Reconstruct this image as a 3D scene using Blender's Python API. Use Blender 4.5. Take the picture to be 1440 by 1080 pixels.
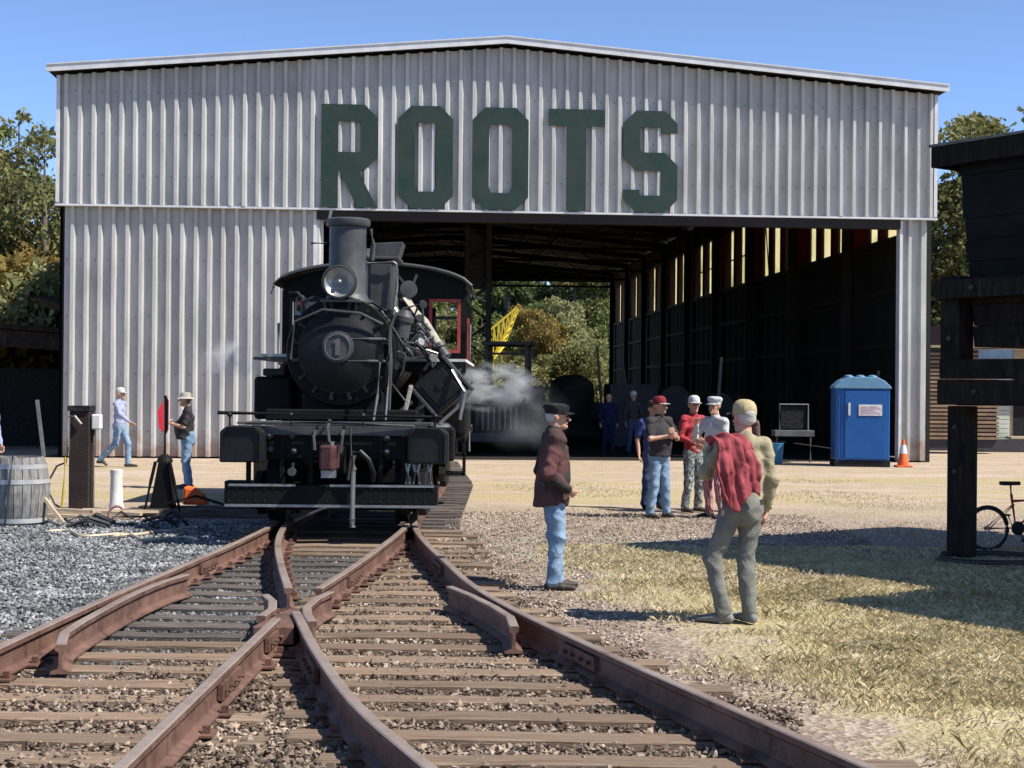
import bpy, bmesh, math, random
import numpy as np
from mathutils import Vector, Matrix, Euler, noise
for o in list(bpy.data.objects): bpy.data.objects.remove(o)
S = bpy.context.scene
COL = S.collection
R = math.radians
PI = math.pi
random.seed(7)

# ---------------------------------------------------------------- camera, sky, sun, exposure
cam = bpy.data.cameras.new('camera'); camo = bpy.data.objects.new('camera', cam); COL.objects.link(camo)
cam.sensor_width = 36.0; cam.lens = 54.1; cam.clip_start = 0.1; cam.clip_end = 3000
camo.matrix_world = Matrix.Translation((0, 0, 1.88)) @ Matrix.Rotation(R(90 + 0.21), 4, 'X') @ Matrix.Rotation(R(0.5), 4, 'Z')
S.camera = camo
SUN_EL, SUN_AZ = 51.0, 111.7           # azimuth clockwise from +Y
w = bpy.data.worlds.new('World'); S.world = w; w.use_nodes = True
wn = w.node_tree; bg = wn.nodes['Background']
sky = wn.nodes.new('ShaderNodeTexSky'); sky.sky_type = 'NISHITA'; sky.sun_disc = False
sky.sun_elevation = R(SUN_EL); sky.sun_rotation = R(SUN_AZ); sky.altitude = 600; sky.air_density = 0.50; sky.dust_density = 0.0; sky.ozone_density = 4.0
hsv = wn.nodes.new('ShaderNodeHueSaturation'); hsv.inputs['Saturation'].default_value = 0.98; wn.links.new(sky.outputs[0], hsv.inputs['Color']); wn.links.new(hsv.outputs[0], bg.inputs[0]); bg.inputs[1].default_value = 0.15
sl = bpy.data.lights.new('sun', 'SUN'); sl.energy = 5.0; sl.angle = R(0.5); sl.color = (1.0, 0.955, 0.88)
so = bpy.data.objects.new('sun', sl); COL.objects.link(so)
sd = Vector((math.sin(R(SUN_AZ)) * math.cos(R(SUN_EL)), math.cos(R(SUN_AZ)) * math.cos(R(SUN_EL)), math.sin(R(SUN_EL))))
so.rotation_euler = sd.to_track_quat('Z', 'Y').to_euler(); so.location = sd * 60
S.view_settings.view_transform = 'Standard'; S.view_settings.look = 'None'
S.view_settings.exposure = 0.74; S.view_settings.gamma = 1.0; S.view_settings.use_curve_mapping = False

# ---------------------------------------------------------------- materials
_M = {}
def M(name, c1, c2=None, scale=4.0, rough=0.75, metal=0.0, bump=0.0, bscale=40.0, spec=0.3, stretch=(1, 1, 1), isl=0.0, lo=0.35, hi=0.65,
      c3=None, s3=1.0, l3=0.5, h3=0.7, trans=0.0, world=False):
    if name in _M: return _M[name]
    m = bpy.data.materials.new(name); m.use_nodes = True; nt = m.node_tree; b = nt.nodes['Principled BSDF']
    N = nt.nodes.new; L = nt.links.new
    b.inputs['Roughness'].default_value = rough; b.inputs['Metallic'].default_value = metal
    b.inputs['Specular IOR Level'].default_value = spec
    tc = N('ShaderNodeTexCoord'); mp = N('ShaderNodeMapping'); mp.inputs['Scale'].default_value = stretch
    if world:
        g = N('ShaderNodeNewGeometry'); L(g.outputs['Position'], mp.inputs[0])
    else: L(tc.outputs['Object'], mp.inputs[0])
    if c2 is None: c2 = tuple(v * 0.75 for v in c1)
    n = N('ShaderNodeTexNoise'); n.inputs['Scale'].default_value = scale; n.inputs['Detail'].default_value = 6; n.inputs['Roughness'].default_value = 0.65
    L(mp.outputs[0], n.inputs['Vector'])
    r = N('ShaderNodeValToRGB'); r.color_ramp.elements[0].position = lo; r.color_ramp.elements[1].position = hi
    r.color_ramp.elements[0].color = (*c1, 1); r.color_ramp.elements[1].color = (*c2, 1)
    L(n.outputs[0], r.inputs[0]); out = r.outputs[0]
    if c3 is not None:
        n3 = N('ShaderNodeTexNoise'); n3.inputs['Scale'].default_value = s3; n3.inputs['Detail'].default_value = 7; n3.inputs['Roughness'].default_value = 0.7
        L(mp.outputs[0], n3.inputs['Vector'])
        mr = N('ShaderNodeMapRange'); mr.inputs[1].default_value = l3; mr.inputs[2].default_value = h3; L(n3.outputs[0], mr.inputs[0])
        mx = N('ShaderNodeMix'); mx.data_type = 'RGBA'; L(mr.outputs[0], mx.inputs[0]); L(out, mx.inputs[6]); mx.inputs[7].default_value = (*c3, 1); out = mx.outputs[2]
    if isl > 0:
        ge = N('ShaderNodeNewGeometry'); oi = N('ShaderNodeObjectInfo')
        ad = N('ShaderNodeMath'); ad.operation = 'ADD'; L(ge.outputs['Random Per Island'], ad.inputs[0]); L(oi.outputs['Random'], ad.inputs[1])
        fr = N('ShaderNodeMath'); fr.operation = 'FRACT'; L(ad.outputs[0], fr.inputs[0])
        mr2 = N('ShaderNodeMapRange'); mr2.inputs[3].default_value = 1 - isl; mr2.inputs[4].default_value = 1 + isl; L(fr.outputs[0], mr2.inputs[0])
        hs = N('ShaderNodeHueSaturation'); L(mr2.outputs[0], hs.inputs['Value']); L(out, hs.inputs['Color']); out = hs.outputs[0]
    L(out, b.inputs['Base Color'])
    if bump > 0:
        nb = N('ShaderNodeTexNoise'); nb.inputs['Scale'].default_value = bscale; nb.inputs['Detail'].default_value = 5
        L(mp.outputs[0], nb.inputs['Vector'])
        bp = N('ShaderNodeBump'); bp.inputs['Strength'].default_value = bump; bp.inputs['Distance'].default_value = 0.02
        L(nb.outputs[0], bp.inputs['Height']); L(bp.outputs[0], b.inputs['Normal'])
    if trans > 0:
        t = N('ShaderNodeBsdfTranslucent'); L(out, t.inputs[0]); ms = N('ShaderNodeMixShader'); ms.inputs[0].default_value = trans
        L(b.outputs[0], ms.inputs[1]); L(t.outputs[0], ms.inputs[2]); L(ms.outputs[0], nt.nodes['Material Output'].inputs[0])
    _M[name] = m; return m

# ---------------------------------------------------------------- mesh helpers
def axes(d):
    d = Vector(d).normalized(); u = Vector((0, 0, 1)) if abs(d.z) < 0.95 else Vector((1, 0, 0))
    a = d.cross(u).normalized(); b = a.cross(d).normalized(); return d, a, b
class MB:
    def __init__(s): s.v = []; s.f = []
    def add(s, vs, fs):
        o = len(s.v); s.v += [tuple(v) for v in vs]; s.f += [tuple(i + o for i in f) for f in fs]; return s
    def box(s, c, d, rot=None):
        h = Vector(d) / 2; m = (rot.to_matrix() if isinstance(rot, Euler) else rot) if rot is not None else Matrix.Identity(3); c = Vector(c)
        vs = [c + m @ Vector((x * h.x, y * h.y, z * h.z)) for x in (-1, 1) for y in (-1, 1) for z in (-1, 1)]
        return s.add(vs, [(0, 1, 3, 2), (4, 6, 7, 5), (0, 4, 5, 1), (2, 3, 7, 6), (0, 2, 6, 4), (1, 5, 7, 3)])
    def b(s, x0, x1, y0, y1, z0, z1): return s.box(((x0 + x1) / 2, (y0 + y1) / 2, (z0 + z1) / 2), (x1 - x0, y1 - y0, z1 - z0))
    def bar(s, p0, p1, w, h):
        p0 = Vector(p0); p1 = Vector(p1); d, a, b = axes(p1 - p0)
        m = Matrix((a, d, b)).transposed()
        return s.box((p0 + p1) / 2, (w, (p1 - p0).length, h), m)
    def tube(s, pts, r, n=8, cap=True):
        pts = [Vector(p) for p in pts]; k = len(pts); rs = r if isinstance(r, (list, tuple)) else [r] * k; vs = []; fs = []
        pa = None
        for i, p in enumerate(pts):
            d = (pts[min(i + 1, k - 1)] - pts[max(i - 1, 0)]); dd, a, b = axes(d)
            if pa is not None:
                a = (pa - dd * pa.dot(dd)); a = a.normalized() if a.length > 1e-6 else axes(d)[1]; b = dd.cross(a)
            pa = a
            for j in range(n):
                t = 2 * PI * j / n; vs.append(p + (a * math.cos(t) + b * math.sin(t)) * rs[i])
        for i in range(k - 1):
            for j in range(n): fs.append((i * n + j, i * n + (j + 1) % n, (i + 1) * n + (j + 1) % n, (i + 1) * n + j))
        if cap: fs.append(tuple(range(n))[::-1]); fs.append(tuple((k - 1) * n + j for j in range(n)))
        return s.add(vs, fs)
    def cyl(s, p0, p1, r0, r1=None, n=16): return s.tube([p0, p1], [r0, r0 if r1 is None else r1], n)
    def lathe(s, prof, c=(0, 0, 0), ax=(0, 0, 1), n=20, cap=True):
        c = Vector(c); d, a, b = axes(ax); vs = []; fs = []; k = len(prof)
        for r, z in prof:
            for j in range(n):
                t = 2 * PI * j / n; vs.append(c + d * z + (a * math.cos(t) + b * math.sin(t)) * max(r, 1e-4))
        for i in range(k - 1):
            for j in range(n): fs.append((i * n + j, i * n + (j + 1) % n, (i + 1) * n + (j + 1) % n, (i + 1) * n + j))
        if cap: fs.append(tuple(range(n))[::-1]); fs.append(tuple((k - 1) * n + j for j in range(n)))
        return s.add(vs, fs)
    def ell(s, c, r, n=12, rot=None):
        vs = []; fs = []; m = n // 2; c = Vector(c); rr = rot if rot is not None else Matrix.Identity(3)
        for i in range(m + 1):
            ph = PI * i / m
            for j in range(n):
                t = 2 * PI * j / n; vs.append(c + rr @ Vector((r[0] * math.sin(ph) * math.cos(t), r[1] * math.sin(ph) * math.sin(t), r[2] * math.cos(ph))))
        for i in range(m):
            for j in range(n): fs.append((i * n + j, (i + 1) * n + j, (i + 1) * n + (j + 1) % n, i * n + (j + 1) % n))
        return s.add(vs, fs)
    def prism(s, poly, o, ux, uy, dep):
        """poly of (x, y) in plane ux, uy at origin o, extruded by vector dep"""
        o = Vector(o); ux = Vector(ux); uy = Vector(uy); dep = Vector(dep); n = len(poly)
        A = [o + ux * x + uy * y for x, y in poly]; B = [p + dep for p in A]
        return s.add(A + B, [tuple(range(n))[::-1], tuple(range(n, 2 * n))] + [(i, (i + 1) % n, n + (i + 1) % n, n + i) for i in range(n)])
    def build(s, name, m, parent=None, smooth=0, bev=0.0, kind=None, cat=None, label=None, group=None, loc=None):
        me = bpy.data.meshes.new(name); me.from_pydata(s.v, [], s.f); me.materials.append(m)
        if smooth:
            me.polygons.foreach_set('use_smooth', [True] * len(me.polygons)); me.set_sharp_from_angle(angle=R(smooth if smooth > 1 else 40))
        return link(name, me, parent, bev, kind, cat, label, group, loc)
def link(name, me, parent=None, bev=0.0, kind=None, cat=None, label=None, group=None, loc=None):
    o = bpy.data.objects.new(name, me); COL.objects.link(o)
    if parent is not None: o.parent = parent
    if bev > 0:
        bm = o.modifiers.new('bevel', 'BEVEL'); bm.width = bev; bm.segments = 2; bm.limit_method = 'ANGLE'; bm.angle_limit = R(40)
    if kind: o['kind'] = kind
    if cat: o['category'] = cat
    if label: o['label'] = label
    if group: o['group'] = group
    if loc: o.location = loc
    return o
def npmesh(name, V, F, m, smooth=False, **k):
    """V (n,3) array, F (m,q) array with q 3 or 4"""
    me = bpy.data.meshes.new(name); q = F.shape[1]
    me.vertices.add(len(V)); me.vertices.foreach_set('co', V.astype(np.float32).ravel())
    me.loops.add(F.size); me.loops.foreach_set('vertex_index', F.astype(np.int32).ravel())
    me.polygons.add(len(F)); me.polygons.foreach_set('loop_start', np.arange(0, F.size, q, dtype=np.int32))
    me.polygons.foreach_set('use_smooth', np.full(len(F), smooth)); me.update(calc_edges=True); me.materials.append(m)
    return me if k.get('raw') else link(name, me, **{a: b for a, b in k.items() if a != 'raw'})
def thing(name, label, cat, loc=(0, 0, 0), rz=0.0, group=None):
    o = bpy.data.objects.new(name, None); COL.objects.link(o); o.location = loc; o.rotation_euler = (0, 0, rz)
    o.empty_display_size = 0.3; o['label'] = label; o['category'] = cat
    if group: o['group'] = group
    return o
def inst(src, parent=None, loc=(0, 0, 0), rz=0.0, sc=None):
    c = src.copy(); COL.objects.link(c); c.parent = parent; c.location = loc; c.rotation_euler = (0, 0, rz)
    if sc is not None: c.scale = sc
    return c
# ---------------------------------------------------------------- ground
def ground_mat():
    m = bpy.data.materials.new('ground'); m.use_nodes = True; nt = m.node_tree; b = nt.nodes['Principled BSDF']; N = nt.nodes.new; L = nt.links.new
    b.inputs['Roughness'].default_value = 0.95; b.inputs['Specular IOR Level'].default_value = 0.1
    g = N('ShaderNodeNewGeometry'); P = g.outputs['Position']
    sx = N('ShaderNodeSeparateXYZ'); L(P, sx.inputs[0]); X, Y = sx.outputs[0], sx.outputs[1]
    def noi(sc, det=6, rough=0.6, stretch=None):
        n = N('ShaderNodeTexNoise'); n.inputs['Scale'].default_value = sc; n.inputs['Detail'].default_value = det; n.inputs['Roughness'].default_value = rough
        if stretch:
            mp = N('ShaderNodeMapping'); mp.inputs['Scale'].default_value = stretch; L(P, mp.inputs[0]); L(mp.outputs[0], n.inputs['Vector'])
        else: L(P, n.inputs['Vector'])
        return n.outputs[0]
    def mth(op, a, b_=None, c=None):
        x = N('ShaderNodeMath'); x.operation = op
        for i, v in enumerate((a, b_, c)):
            if v is None: continue
            if isinstance(v, (int, float)): x.inputs[i].default_value = v
            else: L(v, x.inputs[i])
        return x.outputs[0]
    def ss(v, a, b_):
        x = N('ShaderNodeMapRange'); x.interpolation_type = 'SMOOTHSTEP'; L(v, x.inputs[0]); x.inputs[1].default_value = a; x.inputs[2].default_value = b_; return x.outputs[0]
    def mix(f, a, c):
        x = N('ShaderNodeMix'); x.data_type = 'RGBA'
        if isinstance(f, float): x.inputs[0].default_value = f
        else: L(f, x.inputs[0])
        for i, v in ((6, a), (7, c)):
            if isinstance(v, tuple): x.inputs[i].default_value = (*v, 1)
            else: L(v, x.inputs[i])
        return x.outputs[2]
    w1 = noi(0.55, 5); w2 = noi(2.2, 6)
    fine = noi(45, 3, 0.7); fine2 = noi(14, 5, 0.7)
    vo = N('ShaderNodeTexVoronoi'); vo.inputs['Scale'].default_value = 26; L(P, vo.inputs['Vector'])
    # packed dirt, tan; pinkish gravel over it
    dirt = mix(ss(w2, 0.35, 0.65), (0.42, 0.335, 0.235), (0.34, 0.265, 0.185))
    dirt = mix(ss(noi(0.5, 6, 0.65, (0.35, 1.6, 1)), 0.48, 0.62), dirt, (0.46, 0.35, 0.28))
    sep = N('ShaderNodeSeparateColor'); L(vo.outputs['Color'], sep.inputs[0])
    pink = mix(sep.outputs[0], (0.14, 0.10, 0.08), (0.40, 0.33, 0.27))
    wob = mth('MULTIPLY', mth('SUBTRACT', w1, 0.5), 7.0)
    Yw = mth('ADD', Y, wob)
    col = mix(mth('MULTIPLY', mth('SUBTRACT', 1.0, ss(Yw, 22.0, 27.0)), 0.85), dirt, pink)
    # straw-coloured thin grass bands far, and grey-green weeds patch
    straw = mix(ss(fine, 0.3, 0.7), (0.23, 0.19, 0.08), (0.50, 0.42, 0.21))
    band = mth('MULTIPLY', ss(noi(0.35, 5, 0.6, (0.3, 1.0, 1)), 0.46, 0.56), mth('MULTIPLY', ss(Y, 22, 27), mth('SUBTRACT', 1.0, ss(Y, 33, 38))))
    col = mix(mth('MULTIPLY', band, 0.65), col, straw)
    d1 = mth('ADD', mth('POWER', mth('MULTIPLY', mth('SUBTRACT', X, 0.9), 0.55), 2.0), mth('POWER', mth('MULTIPLY', mth('SUBTRACT', Y, 17.5), 0.33), 2.0))
    wp = mth('MULTIPLY', mth('SUBTRACT', 1.0, ss(d1, 0.3, 1.2)), ss(w2, 0.42, 0.55))
    col = mix(mth('MULTIPLY', wp, 0.6), col, (0.22, 0.24, 0.15))
    # dry lawn on the right: boundary runs along the track
    bnd = mth('ADD', mth('MULTIPLY', mth('SUBTRACT', 14.0, Y), 0.17), 0.85)
    gx = mth('ADD', mth('SUBTRACT', X, bnd), mth('MULTIPLY', mth('SUBTRACT', w2, 0.5), 1.2))
    gm = mth('MULTIPLY', mth('MULTIPLY', ss(gx, -0.3, 0.9), ss(mth('ADD', w2, mth('MULTIPLY', gx, 0.12)), 0.36, 0.56)), mth('SUBTRACT', 1.0, ss(Yw, 13.5, 18.0)))
    lawn = mix(ss(w2, 0.35, 0.62), (0.44, 0.37, 0.225), (0.27, 0.225, 0.125))
    lawn = mix(ss(fine, 0.42, 0.7), lawn, (0.50, 0.42, 0.22))
    col = mix(gm, col, lawn)
    # dark blue-grey ballast on the left
    dk = mix(sep.outputs[1], (0.04, 0.043, 0.047), (0.18, 0.18, 0.185))
    lx = mth('ADD', X, mth('MULTIPLY', mth('SUBTRACT', w2, 0.5), 1.5))
    dm = mth('MULTIPLY', mth('SUBTRACT', 1.0, ss(lx, -3.3, -2.9)), mth('SUBTRACT', 1.0, ss(mth('ADD', Y, mth('MULTIPLY', mth('SUBTRACT', w2, 0.5), 3.0)), 20.5, 22.0)))
    col = mix(dm, col, dk)
    # track bed
    bedc = mix(sep.outputs[2], (0.13, 0.10, 0.08), (0.34, 0.27, 0.21))
    bm_ = mth('MULTIPLY', mth('SUBTRACT', 1.0, ss(gx, -0.25, 0.0)), mth('MULTIPLY', ss(X, -3.6, -3.2), mth('SUBTRACT', 1.0, ss(Y, 17.5, 19.5))))
    col = mix(bm_, col, bedc)
    md = mth('MULTIPLY', mth('MULTIPLY', ss(Y, 9.8, 11.2), mth('SUBTRACT', 1.0, ss(X, -1.9, -1.3))), mth('MULTIPLY', ss(X, -3.3, -3.0), 1.0))
    col = mix(mth('MULTIPLY', md, mth('SUBTRACT', 1.0, ss(Y, 24, 26))), col, dk)
    # darker floor colour inside the shed
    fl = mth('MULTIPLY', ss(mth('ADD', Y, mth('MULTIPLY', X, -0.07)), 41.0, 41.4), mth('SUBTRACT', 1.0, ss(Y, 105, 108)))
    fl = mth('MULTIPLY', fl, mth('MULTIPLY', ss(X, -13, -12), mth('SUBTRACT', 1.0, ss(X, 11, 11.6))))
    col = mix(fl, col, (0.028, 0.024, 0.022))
    L(col, b.inputs['Base Color'])
    bp = N('ShaderNodeBump'); bp.inputs['Strength'].default_value = 0.9; bp.inputs['Distance'].default_value = 0.03
    L(mth('ADD', fine2, mth('MULTIPLY', vo.outputs['Distance'], 0.6)), bp.inputs['Height']); L(bp.outputs[0], b.inputs['Normal'])
    return m
GM = ground_mat()
def gh(x, y):
    k = max(0.0, min(1.0, (30 - y) / 12)) * max(0.0, min(1.0, (y - 3) / 3))
    return k * 0.022 * (noise.noise(Vector((x * 0.9, y * 0.9, 0))) + 0.5 * noise.noise(Vector((x * 3.1, y * 3.1, 4)))) - 0.005
xs = sorted(set([-1500, -600, -250, -120, -60, -30, -18, 18, 30, 60, 120, 250, 600, 1500] + [round(-14 + 0.25 * i, 3) for i in range(113)]))
ys = sorted(set([-600, -200, -60, -20, -5, 0, 3, 36, 42, 60, 90, 130, 200, 400, 900, 2500] + [round(4 + 0.25 * i, 3) for i in range(114)]))
g = MB(); nx = len(xs)
g.v = [(x, y, gh(x, y)) for y in ys for x in xs]
g.f = [(j * nx + i, j * nx + i + 1, (j + 1) * nx + i + 1, (j + 1) * nx + i) for j in range(len(ys) - 1) for i in range(nx - 1)]
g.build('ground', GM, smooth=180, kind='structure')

# ---------------------------------------------------------------- track geometry (metres, world)
RR = [(2.55, 4.0), (2.02, 5.4), (1.59, 6.68), (1.19, 7.85), (0.67, 9.4), (0.05, 11.4), (-0.32, 12.9), (-0.60, 14.53), (-0.92, 16.5), (-1.13, 18.2), (-1.24, 20.0), (-1.28, 22), (-1.29, 30), (-1.9, 39), (-2.6, 49)]
RL = [(0.55, 4.0), (0.10, 5.4), (-0.33, 6.62), (-0.80, 8.0), (-1.23, 9.7), (-1.48, 10.86), (-1.64, 11.6), (-1.80, 12.5), (-2.08, 14.0), (-2.42, 16.0), (-2.64, 17.8), (-2.80, 20), (-2.86, 22), (-2.88, 30), (-3.5, 39), (-4.2, 49)]
LL = [(-3.32, 3.0), (-3.25, 7.0), (-3.19, 9.6), (-3.12, 11.7), (-3.0, 14.0), (-2.90, 16.0), (-2.84, 18.1), (-2.85, 20.0), (-2.86, 22), (-2.88, 30), (-3.5, 39), (-4.2, 49)]
LR = [(-1.68, 3.0), (-1.67, 6.57), (-1.66, 9.68), (-1.64, 11.5), (-1.56, 12.5), (-1.42, 14.4), (-1.31, 16.5), (-1.25, 18.1), (-1.27, 19.4)]
def spline(pts, step=0.35):
    P = [Vector((*p, 0)) for p in pts]; out = []
    for i in range(len(P) - 1):
        p0 = P[max(i - 1, 0)]; p1 = P[i]; p2 = P[i + 1]; p3 = P[min(i + 2, len(P) - 1)]; n = max(1, int((p2 - p1).length / step))
        for k in range(n):
            t = k / n; out.append(0.5 * ((2 * p1) + (p2 - p0) * t + (2 * p0 - 5 * p1 + 4 * p2 - p3) * t * t + (3 * p1 - p0 - 3 * p2 + p3) * t ** 3))
    out.append(P[-1]); return out
def at_y(pts, y):
    for a, b in zip(pts, pts[1:]):
        if a[1] <= y <= b[1]: return a[0] + (b[0] - a[0]) * (y - a[1]) / (b[1] - a[1])
    return pts[0][0] if y < pts[0][1] else pts[-1][0]
TZ = 0.062   # top of ties
RZ = 0.25    # top of rail head
m_rail = M('rusty rail steel', (0.115, 0.062, 0.045), (0.20, 0.112, 0.083), scale=3, rough=0.62, metal=0.25, bump=0.25, bscale=60, c3=(0.05, 0.027, 0.02), s3=5)
m_railtop = M('worn rail head', (0.30, 0.225, 0.175), (0.42, 0.34, 0.28), scale=4, rough=0.45, metal=0.45, bump=0.1, bscale=80, c3=(0.2, 0.12, 0.085), s3=2)
m_tie = M('weathered tie wood', (0.155, 0.098, 0.064), (0.32, 0.235, 0.165), scale=3.0, rough=0.92, bump=0.8, bscale=18, stretch=(1.0, 9, 9), isl=0.28, c3=(0.09, 0.062, 0.045), s3=2.6, world=False)
m_tied = M('dark tie wood', (0.055, 0.047, 0.043), (0.12, 0.10, 0.088), scale=3.0, rough=0.92, bump=0.8, bscale=18, stretch=(1.0, 9, 9), isl=0.3, c3=(0.22, 0.18, 0.145), s3=2.2)
track = thing('railroad_switch', 'rusty rails crossing at a frog on weathered wooden ties in the foreground', 'railway track', (0, 8, 0))
def rel(v): return (v[0], v[1] - 8, v[2])
PROF = [(x * 0.84, z) for x, z in [(-0.075, 0.0), (-0.075, 0.012), (-0.018, 0.035), (-0.013, 0.05), (-0.013, 0.135), (-0.04, 0.152), (-0.04, 0.182), (-0.03, 0.188),
        (0.03, 0.188), (0.04, 0.182), (0.04, 0.152), (0.013, 0.135), (0.013, 0.05), (0.018, 0.035), (0.075, 0.012), (0.075, 0.0)]]
def rail(pts, name='rail', y0=None, y1=None, label=None, zb=TZ):
    P = [p for p in spline(pts) if (y0 is None or p.y >= y0) and (y1 is None or p.y <= y1)]
    b = MB(); n = len(PROF); vs = []
    for i, p in enumerate(P):
        d = (P[min(i + 1, len(P) - 1)] - P[max(i - 1, 0)]).normalized(); s = Vector((d.y, -d.x, 0))
        for x, z in PROF: vs.append(rel(p + s * x + Vector((0, 0, zb + z))))
    fs = [(i * n + j, (i + 1) * n + j, (i + 1) * n + (j + 1) % n, i * n + (j + 1) % n) for i in range(len(P) - 1) for j in range(n)]
    fs += [tuple(range(n)), tuple((len(P) - 1) * n + j for j in range(n))[::-1]]
    b.add(vs, fs); o = b.build(name, m_rail, track, smooth=35, label=label); o.data.materials.append(m_railtop)
    for k in range((len(P) - 1) * n):
        if k % n in (6, 7, 8): o.data.polygons[k].material_index = 1
    return o
rail(RR); rail(LL)
rail(RL, y1=11.35); rail(RL, y0=12.15, y1=19.3, zb=TZ + 0.003)
rail(LR, y1=11.15); rail(LR, y0=12.35, y1=19.3, zb=TZ + 0.003)
# frog: wing rails flaring past the crossing and the point
rail([(-1.38, 10.75), (-1.46, 11.1), (-1.52, 11.5), (-1.50, 12.0), (-1.44, 12.35)], 'wing_rail')
rail([(-1.78, 11.0), (-1.76, 11.4), (-1.82, 11.8), (-1.93, 12.15)], 'wing_rail')
fr = MB(); fr.prism([(-0.16, -0.55), (0.13, -0.55), (0.045, 0.35), (-0.03, 0.35)], rel((-1.63, 11.25, 0.09)), (1, 0, 0), (0, 1, 0), (0, 0, 0.13))
fr.build('frog', m_rail, track, bev=0.01)
rail([(-0.50, 12.75), (-0.30, 12.2), (-0.12, 11.6), (0.0, 11.1), (0.03, 10.6)], 'guard_rail')
rail([(-2.83, 9.7), (-2.95, 10.2), (-2.98, 11.2), (-2.965, 12.2), (-2.90, 13.0), (-2.82, 13.4)], 'guard_rail')
# joint bars with bolts
def joint(pts, y, side):
    x = at_y(pts, y); x2 = at_y(pts, y + 0.4); d = Vector((x2 - x, 0.4, 0)).normalized(); s = Vector((d.y, -d.x, 0)) * side
    b = MB(); p0 = Vector((x, y, TZ + 0.09)) + s * 0.03; b.bar(rel(p0 - d * 0.3), rel(p0 + d * 0.3), 0.03, 0.09)
    for k in (-0.22, -0.08, 0.08, 0.22):
        q = p0 + d * k; b.cyl(rel(q), rel(q + s * 0.045), 0.018, n=6)
    b.build('joint_bar', m_rail, track)
for a, y, s in ((RR, 10.0, -1), (RL, 13.4, 1), (LR, 9.0, 1), (LL, 14.9, 1), (RR, 15.0, -1), (LR, 14.0, 1), (LR, 10.6, 1), (RL, 9.6, -1)): joint(a, y, s)
# ties
tie_src = []
for k in range(6):
    b = MB(); n = 9; rnd = random.Random(k); vs = []; fs = []
    for i in range(n):
        x = -0.5 + i / (n - 1); jy = [rnd.uniform(-0.012, 0.012) for _ in range(2)]; jz = rnd.uniform(-0.008, 0.004)
        for yy, zz in ((-0.11 + jy[0], -0.1), (-0.115 + jy[0], jz - 0.008), (-0.09 + jy[0], jz), (-0.02, jz + rnd.uniform(-0.01, 0.002)), (0.05, jz + rnd.uniform(-0.008, 0.002)), (0.09 + jy[1], jz), (0.115 + jy[1], jz - 0.01), (0.11 + jy[1], -0.1)): vs.append((x, yy, zz))
    for i in range(n - 1):
        for j in range(7): fs.append((i * 8 + j, i * 8 + j + 1, (i + 1) * 8 + j + 1, (i + 1) * 8 + j))
    fs += [tuple(range(8))[::-1], tuple((n - 1) * 8 + j for j in range(8))]; b.add(vs, fs)
    me = bpy.data.meshes.new('tie'); me.from_pydata(b.v, [], b.f); me.materials.append(m_tie); tie_src.append(me)
TIES = []
def tie(x0, x1, y, dz=0.0, rz=0.0, dark=False):
    me = random.choice(tie_src); o = bpy.data.objects.new('tie', me); COL.objects.link(o); o.parent = track
    o.location = rel(((x0 + x1) / 2, y, TZ + dz - random.uniform(0, 0.014))); o.scale = ((x1 - x0), random.uniform(0.74, 1.04), 1); o.rotation_euler = (0, random.uniform(-0.003, 0.003), rz + random.uniform(-0.012, 0.012))
    if dark: o.material_slots[0].link = 'OBJECT'; o.material_slots[0].material = m_tied
    TIES.append((x0, x1, y))
y = 4.3; k = 0; rt = random.Random(3)
while y < 20:
    xr = at_y(RR, y) + rt.uniform(0.42, 0.75); xl = at_y(LL, y) - rt.uniform(0.38, 0.62)
    dark = y > 11.5
    if y < 11.2:
        cut = at_y(RL, y) - rt.uniform(0.25, 0.4)
        if y < 9.6:
            tie(xl, cut - 0.1 if rt.random() < 0.5 else cut - 0.5 - rt.random() * 0.3, y + rt.uniform(-0.05, 0.05), -0.008, -0.01)
            tie(cut, xr, y + rt.uniform(-0.04, 0.04), 0.0, -0.02)
        else: tie(xl, xr, y, 0, -0.01)
    elif y < 17:
        c = at_y(LR, y) - 0.35
        tie(xl, c + 0.02, y, -0.01, 0, True); tie(c + 0.05, xr, y + rt.uniform(-0.03, 0.03), 0, -0.01)
    else: tie(xl, xr + 0.1, y, 0, -0.01)
    y += 0.466 + rt.uniform(-0.03, 0.03); k += 1
while y < 40:
    c = (at_y(RR, y) + at_y(RL, y)) / 2; tie(c - 1.35, c + 1.35, y, -0.02, 0, True); y += 0.55
# spikes and tie plates: many tiny ones joined
sp = MB()
for x0, x1, y in TIES:
    if y > 19: continue
    for pts in (RR, RL, LL, LR):
        x = at_y(pts, y)
        if not (x0 < x < x1): continue
        sp.box(rel((x, y, TZ + 0.006)), (0.26, 0.17, 0.012))
        for s in (-1, 1): sp.box(rel((x + s * 0.088, y + rt.uniform(-0.04, 0.04), TZ + 0.03)), (0.04, 0.03, 0.045))
sp.build('spikes', m_rail, track, kind='stuff')

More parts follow.
